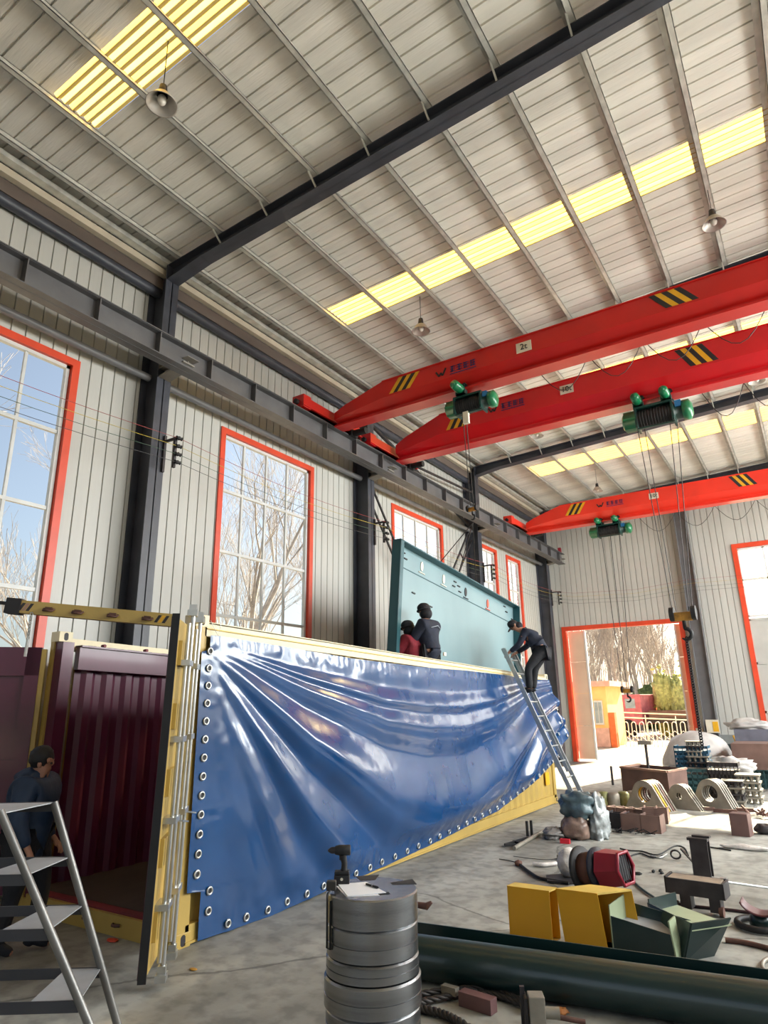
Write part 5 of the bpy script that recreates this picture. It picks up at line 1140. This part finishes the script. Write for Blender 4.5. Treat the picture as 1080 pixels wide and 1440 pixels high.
# big brown box with a thing on it
q0, q1 = onz(877, 1122), onz(944, 1132)
hb = ony(877, 1079, q0.y).z
t = thing('brown_bin', 'large brown steel box behind the left arched plates', 'steel box', tuple(q0)); dp_ = Vector((.22, .9, 0))
b = MB(); b.add([q0, q1, q1+dp_, q0+dp_]+[p+Vector((0, 0, hb)) for p in (q0, q1, q1+dp_, q0+dp_)], [(0, 1, 5, 4), (1, 2, 6, 5), (2, 3, 7, 6), (3, 0, 4, 7), (0, 1, 2, 3)]); b.build('shell', brown, t)
b = MB(); 
for a, c in ((q0, q1), (q1, q1+dp_), (q0, q0+dp_)): b.bar(a+Vector((0, 0, hb)), c+Vector((0, 0, hb)), .05, .04)
b.build('rim', brownl, t)
b = MB(); b.add([p+Vector((0, 0, hb*.9)) for p in (q0, q1, q1+dp_, q0+dp_)], [(0, 1, 2, 3)]); b.build('scrap_fill', dkst, t)
q = q0+dp_*.4+(q1-q0)*.45+Vector((0, 0, hb*.9)); t = thing('small_stand', 'small metal stand with flat head on the brown box', 'stand', tuple(q))
b = MB(); b.cyl(q, q+Vector((0, 0, .55)), .03, 10); b.build('post', dkst, t)
b = MB(); b.cbox(q+Vector((0, 0, .58)), (.28, .2, .08)); b.build('head', greyst, t)
# plastic covered round heap with teal crates
q = onz(985, 1098); b = MB(); b.lathe(q+Vector((0, 0, 0)), [(.82, 0), (.86, .4)], 30); b.blob(q+Vector((0, .2, .42)), (.9, .9, .82), 21, .08, 2, nu=48, nv=28, flat=.3); one(b, 'covered_coil', domem, 'big round heap under a grey plastic sheet by the end wall', 'covered heap', tuple(q))
rnd = random.Random(7)
def crate(q, s_, lab, m):
    b = MB(); w, d, h = s_
    for k in range(5): z = h*k/4.4; b.box((q.x-w/2, q.y-d/2, q.z+z), (q.x+w/2, q.y-d/2+.02, q.z+z+h*.12)); b.box((q.x-w/2, q.y-d/2, q.z+z), (q.x-w/2+.02, q.y+d/2, q.z+z+h*.12)); b.box((q.x+w/2-.02, q.y-d/2, q.z+z), (q.x+w/2, q.y+d/2, q.z+z+h*.12))
    for k in range(9): x = q.x-w/2+w*k/8; b.box((x-.008, q.y-d/2, q.z), (x+.008, q.y-d/2+.02, q.z+h))
    b.box((q.x-w/2+.03, q.y-d/2+.05, q.z+.02), (q.x+w/2-.03, q.y+d/2-.03, q.z+h*.8)); return one(b, 'slatted_crate', m, lab, 'crate', tuple(q), 'slatted crates in the heap')
tl = mat('teal_crate', (52, 92, 96), .5, 0, .2); bl_ = mat('blue_crate', (40, 92, 120), .5, 0, .2)
q = onz(966, 1122); crate(Vector((q.x, q.y+.6, 0)), (.9, .6, .55), 'teal crate standing behind the middle arched plates', tl); crate(Vector((q.x+.1, q.y+.9, .56)), (.7, .5, .45), 'blue crate on the teal crate behind the arched plates', bl_)
crate(Vector((q.x+.75, q.y+.5, 0)), (.6, .5, .7), 'dark crate between middle and right arched plates', dkst)
def casting_stack(q, n, w, dz, lab, m=dkst):
    t = thing('casting_stack', lab, 'metal castings', tuple(q), 'stacked ribbed castings')
    for k in range(n):
        b = MB(); z = q.z+k*dz; b.box((q.x-w/2, q.y-w/2, z+dz*.72), (q.x+w/2, q.y+w/2, z+dz*.95))
        for sx_ in (-.38, -.13, .13, .38): b.cyl((q.x+sx_*w, q.y-w*.3, z), (q.x+sx_*w, q.y-w*.3, z+dz*.75), w*.07, 8); b.cyl((q.x+sx_*w, q.y+w*.3, z), (q.x+sx_*w, q.y+w*.3, z+dz*.75), w*.07, 8)
        b.build('casting_layer', m if k % 2 else greyst, t)
q = onz(990, 1117)
casting_stack(Vector((q.x, q.y, 0)), 3, .5, .15, 'wide lower stack of ribbed castings behind the right arched plates')
casting_stack(Vector((q.x, q.y, .46)), 3, .46, .12, 'stack of ribbed castings resting on the lower wide stack')
casting_stack(Vector((q.x-.06, q.y, .82)), 3, .34, .105, 'narrow topmost stack of ribbed castings')
q = onz(1034, 1134); casting_stack(Vector((q.x, q.y+.1, 0)), 4, .42, .12, 'low stack of ribbed castings right of the arched plates')
q = onz(1056, 1132); casting_stack(Vector((q.x, q.y+.3, 0)), 4, .45, .14, 'pale low stack of castings farther right', greyst)
q = onz(1050, 1123)
b = MB(); b.blob(q+Vector((-.35, 1.0, .55)), (.55, .35, .2), 31, .4, 3, nu=30, nv=18); one(b, 'crumpled_sheet', domem, 'crumpled grey sheet between heap and brown bin', 'plastic film', tuple(q+Vector((-.35, 1, .5))))
q0 = onz(1037, 1108); t = thing('brown_bin', 'brown steel bin with mesh lower half at the right edge', 'steel box', tuple(q0))
b = MB(); b.box((q0.x, q0.y, .42), (q0.x+2.2, q0.y+1.2, 1.0)); b.build('upper_shell', brown, t)
b = MB()
for k in range(22): b.box((q0.x+k*.1, q0.y, 0), (q0.x+k*.1+.02, q0.y+.02, .42))
for k in range(5): b.box((q0.x, q0.y, k*.1), (q0.x+2.2, q0.y+.02, k*.1+.015))
b.box((q0.x+.05, q0.y+.2, 0), (q0.x+2.1, q0.y+1.1, .42)); b.build('mesh_base', tl, t)
rnd = random.Random(12)
labs = ['dark green', 'rusty red', 'pale grey', 'yellow', 'blue grey', 'brown', 'black', 'dull teal']
ms = [dkgr, rustm, greyst, ybox, mat('blue_grey', (90, 110, 126), .5), brown, blackm, tl]
pos = ['just left of the wall column', 'above the brown bin, leftmost', 'in the middle above the brown bin', 'low beside the covered heap', 'right of the covered heap', 'at the right edge above the bin', 'behind the pale castings', 'under the grey dado']
for k in range(8):
    q = onz(1018+k*8, 1098-(k % 3)*3); h = .45+.5*rnd.random(); b = MB()
    b.cbox(Vector((q.x, 21.6+.12*k, h/2)), (.45, .4, h), rnd.random()); b.cbox(Vector((q.x+.1, 21.5+.12*k, h+.08)), (.25, .3, .16), rnd.random()); b.cyl((q.x-.1, 21.5+.12*k, h), (q.x-.18, 21.5+.12*k, h+.3), .03, 8)
    one(b, 'machine_part', ms[k], labs[k]+' machine part '+pos[k], 'machine part', (q.x, 21.6, 0), 'machine parts stored by the end wall', bevel=.01)
q = Vector((onz(1065, 1100).x, 20.9, 1.05)); b = MB(); b.blob(q+Vector((0, 0, .3)), (.55, .3, .16), 41, .5, 3, nu=30, nv=16); one(b, 'plastic_film', domem, 'white plastic sheet lying on top of the parts at right', 'plastic film', tuple(q))
b = MB(); b.cbox(q+Vector((.1, 0, .0)), (1.0, .6, .42)); one(b, 'grey_case', mat('slate_case', (112, 112, 124), .5), 'slate grey case under the white sheet at right', 'case', tuple(q))
# ------------------------------------------------------------------ right hand floor things
q = onz(1044, 1176); b = MB(); b.cbox(q+Vector((0, .08, .16)), (.26, .22, .32), -.15); one(b, 'brown_block', mat('brown_block', (112, 84, 78), .55, 0, .1), 'brown upright block standing in the sunlit floor patch', 'block', tuple(q), bevel=.006)
q = onz(1072, 1173); b = MB(); b.blob(q+Vector((.05, .05, .07)), (.16, .14, .08), 3, .3, nu=20, nv=12, flat=0.); one(b, 'dark_bag', dkst, 'small dark bundle at the right edge beside the block', 'bundle', tuple(q))
q = onz(1070, 1150); b = MB()
for i in range(14): a = rnd.random()*6.28; c = q+Vector((rnd.uniform(-.2, .3), rnd.uniform(-.1, .15), .05)); b.bar(c, c+Vector((math.cos(a)*.15, math.sin(a)*.1, rnd.uniform(0, .12))), .03)
one(b, 'scrap_pile', rustm, 'rusty scrap heap at the right edge beyond the block', 'scrap', tuple(q), kind='stuff')
for i, (u, v, w) in enumerate(((985, 1139, .5), (1020, 1143, .4), (1048, 1141, .3))):
    q = onz(u, v); b = MB(); b.cbox(q+Vector((0, 0, .03)), (w, .07, .06), .1*i); one(b, 'steel_offcut', rustm if i else brown, ['brown bar lying before the right arched plates', 'thin rusty offcut on the sunlit floor', 'short offcut near the pale castings'][i], 'offcut', tuple(q), 'offcuts on the sunlit floor')
# I section post and bench vise like stand
q = onz(990, 1232); t = thing('steel_post_piece', 'dark I section post standing upright behind the low stand', 'steel section', tuple(q))
hh = ony(990, 1182, q.y).z; M_ = Matrix.Translation(q) @ Matrix.Rotation(-.1, 4, 'Z')
b = MB(); b.box((-.1, -.06, 0), (.1, -.045, hh), M_); b.build('flange', dkst, t); b = MB(); b.box((-.1, .045, 0), (.1, .06, hh), M_); b.build('flange', dkst, t); b = MB(); b.box((-.01, -.05, 0), (.01, .05, hh), M_); b.build('web', dkst, t)
b = MB(); b.box((-.12, -.08, hh), (.11, .02, hh+.03), M_); b.box((-.08, .0, hh+.03), (.12, .07, hh+.05), M_); b.build('cap_plate', dkst, t)
q = onz(985, 1285); t = thing('wheeled_stand', 'low dark trestle on castors with wooden top', 'trestle', tuple(q))
M_ = Matrix.Translation(q) @ Matrix.Rotation(-.08, 4, 'Z')
b = MB(); b.box((-.26, -.04, .24), (.22, .16, .30), M_); b.build('top_plank', mat('old_wood', (150, 132, 112), .7, 0, .2), t)
b = MB(); b.box((-.29, -.06, .16), (.25, -.04, .30), M_); b.box((-.29, .16, .16), (.25, .18, .30), M_); b.box((-.29, -.06, .18), (-.27, .18, .31), M_); b.box((.24, -.06, .16), (.26, .18, .3), M_); b.build('frame', dkst, t)
for x0 in (-.17, .10): b = MB(); b.box((x0, -.02, .03), (x0+.1, .12, .24), M_); b.build('leg', dkst, t)
for x0 in (-.22, .2): b = MB(); b.cyl(M_ @ Vector((x0-.02, .0, .045)), M_ @ Vector((x0+.02, .0, .045)), .045, 14); b.build('castor', rustm, t)
q0, q1 = onz(1018, 1240, .27), onz(1090, 1250, .1); b = MB(); b.cyl(q0, q1, .012, 8); b.cbox(q0, (.06, .06, .07)); one(b, 'chrome_bar', silver, 'bright bar running right from the low trestle', 'bar', tuple(q0))
floor_tube('rubber_hose', [(935, 1262), (960, 1272), (1000, 1277), (1030, 1280), (1060, 1284)], .015, .015, mat('maroon_hose', (50, 26, 30), .5), 'dark hose passing under the low trestle', 'hose')
# maroon dish on a tyre
q = onz(1072, 1306); t = thing('dish_stand', 'dark red metal dish on a round base at the right edge', 'dish', tuple(q))
b = MB(); b.tube([q+Vector((.2*math.cos(a), .2*math.sin(a), .035)) for a in [2*math.pi*k/24 for k in range(24)]], .03, 8, closed=True); b.build('ring_base', blackm, t)
b = MB(); b.lathe(q, [(0, .03), (.1, .03), (.08, .12), (0, .12)], 16); b.build('hub', dkgr, t)
b = MB(); vs = []
for i in range(13):
    a = -1.2+2.4*i/12
    for j in range(7): w = -.16+.32*j/6; vs.append(q+Vector((.02+.20*math.sin(a)*.9, w*.7, .27-.15*math.cos(a))))
b.add(vs, [(i*7+j, i*7+j+1, (i+1)*7+j+1, (i+1)*7+j) for i in range(12) for j in range(6)], True); o = b.build('dish', mat('dark_maroon', (84, 34, 42), .4, 0, .15), t); md = o.modifiers.new('s', 'SOLIDIFY'); md.thickness = .012
floor_tube('steel_hose', [(1020, 1322), (1050, 1326), (1090, 1336)], .02, .022, rustm, 'brown hose leading right from behind the green bracket', 'hose')
floor_tube('ring_hoop', [(1085, 1346), (1074, 1352), (1073, 1362), (1086, 1372)], .02, .016, greyst, 'curved grey hoop at the right edge above the channel', 'hoop')
# cables and tools on the mid floor
floor_tube('black_cable', [(872, 1193), (885, 1196), (903, 1197), (925, 1202), (948, 1190), (962, 1192), (968, 1203)], .01, .009, blackm, 'black cable looping across the floor left of the post', 'cable')
floor_tube('black_cable', [(886, 1204), (900, 1200), (918, 1206), (932, 1203)], .012, .01, blackm, 'short black cable under the long cable loop', 'cable')
floor_tube('white_tube', [(915, 1203), (928, 1206), (938, 1201)], .015, .01, silver, 'bright curved wire piece beside the black cable', 'wire')
b = MB(); q = onz(950, 1207, .03)
b.tube([q+Vector((.06*math.cos(a), .03, .04+.05*math.sin(a))) for a in [2*math.pi*k/12 for k in range(12)]], .012, 6, closed=True); b.bar(q+Vector((.06, .1, .1)), q+Vector((.22, -.1, .0)), .018); one(b, 'welding_clamp', dkst, 'dark clamp tool at the right end of the black cable', 'clamp', tuple(q))
floor_tube('black_cable', [(990, 1190), (1010, 1193), (1028, 1196)], .012, .01, blackm, 'straight dark cable right of the I section post', 'cable')
b = MB(); q = onz(1048, 1195); M_ = Matrix.Translation(q); b.blob(q+Vector((.0, 0, .03)), (.3, .07, .04), 6, .3, nu=24, nv=10, flat=0.); one(b, 'wire_brush_bundle', wrapm, 'long pale bristly bundle on the floor at right', 'bundle', tuple(q))
for i, (u, v) in enumerate(((897, 1230), (919, 1227), (929, 1226), (931, 1229))): q = onz(u, v); b = MB(); b.blob(q+Vector((0, 0, .012)), (.05 if i == 0 else .02, .03, .02), i, .4, nu=10, nv=7, flat=0.); one(b, 'scrap_piece', blackm, ['largest black scrap piece right of the reel', 'tiny black crumb second from left', 'tiny black crumb beside the last one', 'rightmost tiny black crumb'][i], 'scrap', tuple(q), 'black scraps on the floor')
q = onz(272, 1364); b = MB(); b.blob(q+Vector((0, 0, .006)), (.04, .025, .006), 2, .2, nu=12, nv=6, flat=0.); one(b, 'dry_leaf', leafm, 'yellow dry leaf on the floor beside the container corner', 'leaf', tuple(q))
q = onz(158, 1324); b = MB(); b.blob(q+Vector((0, 0, .012)), (.07, .04, .012), 5, .3, nu=12, nv=6, flat=0.); one(b, 'orange_scrap', orange, 'small orange scrap below the container sill', 'scrap', tuple(q))
# notices on the end wall column
b = MB(); b.box((-3.36, YE-.38, 1.02), (-2.98, YE-.365, 1.42)); one(b, 'wall_notice', whitem, 'pale notice board at the foot of the end wall column', 'notice', (-3.17, YE-.37, 1.02))
b = MB(); b.box((-3.16, YE-.392, 1.06), (-3.0, YE-.381, 1.36)); one(b, 'yellow_notice', yelm, 'yellow notice sheet on the pale notice board', 'notice', (-3.1, YE-.39, 1.06))
b = MB(); b.box((-3.72, YE-.12, .5), (-3.5, YE-.05, 1.15)); one(b, 'fuse_box', cream, 'cream box on the wall between door and column', 'box', (-3.6, YE-.1, .5))
# ------------------------------------------------------------------ outside
# gate house
h0 = (-9.1, 31.2); t = thing('gate_house', 'small yellow gate house with orange corner outside the door', 'building', (-9.5, 31, 0))
b = MB(); b.box((-12.5, 33.0, 0), (-8.75, 36, 2.75)); b.build('wall', hutm, t)
b = MB(); b.box((-12.7, 32.7, 2.75), (-8.45, 36.3, 3.0)); b.build('roof', hutp, t)
b = MB(); b.box((-8.73, 32.95, 0), (-8.45, 33.3, 1.55)); b.build('pillar', hutr, t)
b = MB(); b.box((-12.5, 32.92, 0), (-8.76, 33, .85)); b.build('plinth', hutp, t)
for (a, c) in ((-9.15, 'w'), (-9.75, 'd')):
    z0 = 1.0 if c == 'w' else .05
    k = MB(); k.box((a-.2, 32.88, z0), (a+.2, 32.96, 2.1)); f_ = k.build('window' if c == 'w' else 'door', mull, t)
    k = MB(); k.box((a-.16, 32.86, z0+.08), (a-.02, 32.875, 2.02)); k.box((a+.02, 32.86, z0+.08), (a+.16, 32.875, 2.02)); sub(k, 'pane', mat('hut_glass', (150, 165, 172), .2), f_, t)
# folding gate
gy = 33.9; t = thing('expandable_gate', 'white expanding lattice gate with rounded hoops across the yard entrance', 'gate', (-8.2, gy, 0))
x = -8.2; k = 0
while x < -2.6:
    b = MB(); hh = 1.1
    for dy in (0,):
        b.tube([(x-.1, gy+dy, -.02), (x-.1, gy+dy, hh-.12)]+[(x-.1*math.cos(a), gy+dy, hh-.12+.12*math.sin(a)) for a in [R(q_) for q_ in (30, 60, 90, 120, 150)]]+[(x+.1, gy+dy, hh-.12), (x+.1, gy+dy, -.02)], .022, 6)
    b.build('hoop', gatem, t)
    if k: b = MB(); 
    if k:
        for z in (.1, .4): b.bar((x-.36, gy-.05, z), (x+.0, gy-.05, z+.3), .018); b.bar((x-.36, gy-.05, z+.3), (x+.0, gy-.05, z), .018)
        b.build('lattice', gatem, t)
    x += .36; k += 1
# truck
t = thing('red_truck', 'haze-paled red lorry parked beyond the white gate', 'truck', (-11, 44, 0))
b = MB(); M_ = Matrix.Translation((-11.0, 43, 0)) @ Matrix.Rotation(R(-10), 4, 'Z')
b.prism([(0, .7), (1.7, .7), (1.7, 2.45), (.5, 2.45), (.12, 1.7)], 2.3, M_ @ Matrix.Translation((0, 2.3, 0)) @ Matrix.Rotation(R(90), 4, 'X')); b.build('cab', truckm, t, bevel=.04)
b = MB(); b.box((.75, -.02, 1.65), (1.35, 0., 2.2), M_); b.prism([(.16, 1.75), (.5, 2.38), (.48, 2.4), (.12, 1.77)], 2.0, M_ @ Matrix.Translation((0, 2.15, 0)) @ Matrix.Rotation(R(90), 4, 'X')); b.build('window', mat('truck_glass', (170, 190, 200), .2), t)
b = MB(); b.box((1.9, .1, .8), (6.5, 2.2, 1.1), M_); b.build('chassis', dkst, t); b = MB(); b.box((2.1, 0, 1.1), (6.6, 2.3, 1.5), M_); b.build('cargo_bed', brown, t)
for xx in (.8, 3.8, 5.4): b = MB(); b.cyl(M_ @ Vector((xx, -.05, .5)), M_ @ Vector((xx, .3, .5)), .5, 22); b.build('wheel', blackm, t)
# hedges
def hedge(c, r_, lab, m, seed):
    b = MB(); rnd = random.Random(seed)
    for i in range(10): b.blob(Vector(c)+Vector((rnd.uniform(-1, 1)*r_[0], rnd.uniform(-1, 1)*r_[1], rnd.uniform(.2, .9)*r_[2])), (r_[0]*.45, r_[1]*.5, r_[2]*.4), seed+i, .5, 4, nu=22, nv=14, flat=-.02)
    for i in range(500):
        d = Vector((rnd.gauss(0, .5)*r_[0], rnd.gauss(0, .5)*r_[1], abs(rnd.gauss(.55, .35))*r_[2])); p = Vector(c)+d; s_ = .12+.1*rnd.random(); a = rnd.random()*6.28
        u_ = Vector((math.cos(a), math.sin(a), rnd.uniform(-.5, .5)))*s_; w_ = Vector((-math.sin(a)*.5, math.cos(a)*.5, 1)).normalized()*s_; b.add([p-u_, p+w_*.5, p+u_, p-w_*.5], [(0, 1, 2, 3)])
    one(b, 'hedge', m, lab, 'bush', tuple(c), 'bushes across the road')
hedge((-9.8, 55.5, 0), (2.6, 1.6, 2.6), 'dark green hedge behind the lorry', bushm, 3)
hedge((-7.2, 49.5, 0), (1.5, 1.3, 2.5), 'dark hedge right of the lorry, seen past the door edge', mat('blue_green_hedge', (84, 112, 104), .8, 0, .3, 6, bump=.6), 9)
hedge((-7.8, 45.0, 0), (.9, .9, 3.0), 'yellow green bush in front of the hedges', bushy, 14)
t = thing('road_railing', 'pale low railing beyond the gate', 'railing', (-6, 38, 0))
b = MB()
for z in (1.0, 1.25): b.bar((-9.5, 37.5, z+.25), (-2, 36.0, z-.05), .06)
b.build('rail', gatem, t)
for k in range(6): b = MB(); x = -9.5+k*1.5; b.cyl((x, 37.5-.2*k, 0), (x, 37.5-.2*k, 1.4-.05*k), .02, 6); b.build('post', gatem, t)
# bare trees
def tree_mesh(seed, H_, spread=.5, lv=6, rmin=.004, up_=.12):
    rnd = random.Random(seed); b = MB()
    def br_(p, d, L_, r_, l):
        n = 3; pts = [p]; rs = [r_]; q = p.copy(); dd = d.copy()
        for i in range(n): dd = (dd+Vector((rnd.gauss(0, .09), rnd.gauss(0, .09), .05))).normalized(); q = q+dd*L_/n; pts.append(q.copy()); rs.append(max(rmin, r_*(1-.4*(i+1)/n)))
        b.tube(pts, rs, 7 if l > 3 else (4 if l > 1 else 3), cap=False)
        if l == 0: return
        k = 3
        for i in range(k):
            t0 = rnd.uniform(.35, 1.) if i else 1.; pi = min(int(t0*n), n); a = rnd.random()*6.28; o_ = dd.orthogonal().normalized(); o_ = (Matrix.Rotation(a, 3, dd) @ o_)
            nd = (dd+o_*rnd.uniform(spread*.6, spread*1.3)+Vector((0, 0, up_))).normalized(); br_(pts[pi], nd, L_*rnd.uniform(.58, .8), rs[pi]*.62, l-1)
    br_(Vector((0, 0, 0)), Vector((rnd.gauss(0, .04), rnd.gauss(0, .04), 1)).normalized(), H_*.3, H_*.011, lv)
    me = bpy.data.meshes.new('bare_tree'); me.from_pydata([tuple(v) for v in b.v], [], b.f); me.polygons.foreach_set('use_smooth', [True]*len(me.polygons)); me.materials.append(barkm); return me
TM = [tree_mesh(s_, 12, sp, 6) for s_, sp in ((1, .5), (2, .55), (5, .45))]
TF = [tree_mesh(s_, 15, sp, 6, .013, .3) for s_, sp in ((11, .4), (12, .45), (15, .38))]
rnd = random.Random(21)
far = [(-17.1, 58), (-19.8, 70), (-14.7, 54), (-16.6, 64), (-12.0, 48), (-14.4, 60), (-16.7, 72), (-12.2, 55), (-14.0, 66), (-11.6, 58), (-9.5, 50), (-12.1, 68), (-22.5, 84), (-20.8, 88), (-16.9, 82), (-15.3, 90)]
desc = ['first from the left in the row seen through the doorway', 'second from the left in the row seen through the doorway', 'third from the left in the row seen through the doorway', 'fourth from the left in the row seen through the doorway', 'fifth from the left in the row seen through the doorway', 'sixth from the left in the row seen through the doorway', 'seventh from the left in the row seen through the doorway', 'eighth from the left in the row seen through the doorway', 'ninth from the left in the row seen through the doorway', 'tenth from the left in the row seen through the doorway', 'eleventh from the left in the row seen through the doorway', 'at the right end of the row seen through the doorway', 'leftmost of four far back behind the doorway row', 'second of four far back behind the doorway row', 'third of four far back behind the doorway row', 'rightmost of four far back behind the doorway row']
for i, (x, y) in enumerate(far):
    o = bpy.data.objects.new('bare_tree', TF[i % 3]); COL.objects.link(o); o.location = (x, y, 0); s_ = rnd.uniform(.85, 1.25); o.scale = (s_, s_, s_); o.rotation_euler = (0, 0, rnd.random()*6.28)
    tag(o, 'leafless tree '+desc[i], 'tree', 'bare trees beyond the yard gate')
side = [(-13.5, 2.2, 'close outside the first window, branches across its panes'), (-16, 5.5, 'farther out behind the first window'), (-15.5, 9.8, 'seen at the left of the second window'), (-14, 13.5, 'at the centre of the second window'), (-17, 16, 'at the right of the second window'), (-19, 12, 'far behind the second window'), (-15, 21, 'at the left of the third window'), (-16.5, 24.5, 'at the right of the third window'), (-14, 29, 'seen through the fourth window'), (-15, 34, 'seen through the fifth window'), (-22, 22, 'far back behind the second window, right'), (-24, 36, 'far back behind the narrow windows')]
for i, (x, y, dsc) in enumerate(side):
    o = bpy.data.objects.new('bare_tree', TM[(i+1) % 3]); COL.objects.link(o); o.location = (x, y, 0); s_ = rnd.uniform(1.0, 1.3); o.scale = (s_, s_, s_); o.rotation_euler = (0, 0, rnd.random()*6.28)
    tag(o, 'leafless tree '+dsc, 'tree', 'bare trees outside the left wall')
for o in bpy.data.objects:
    if 'b' in o: del o['b']
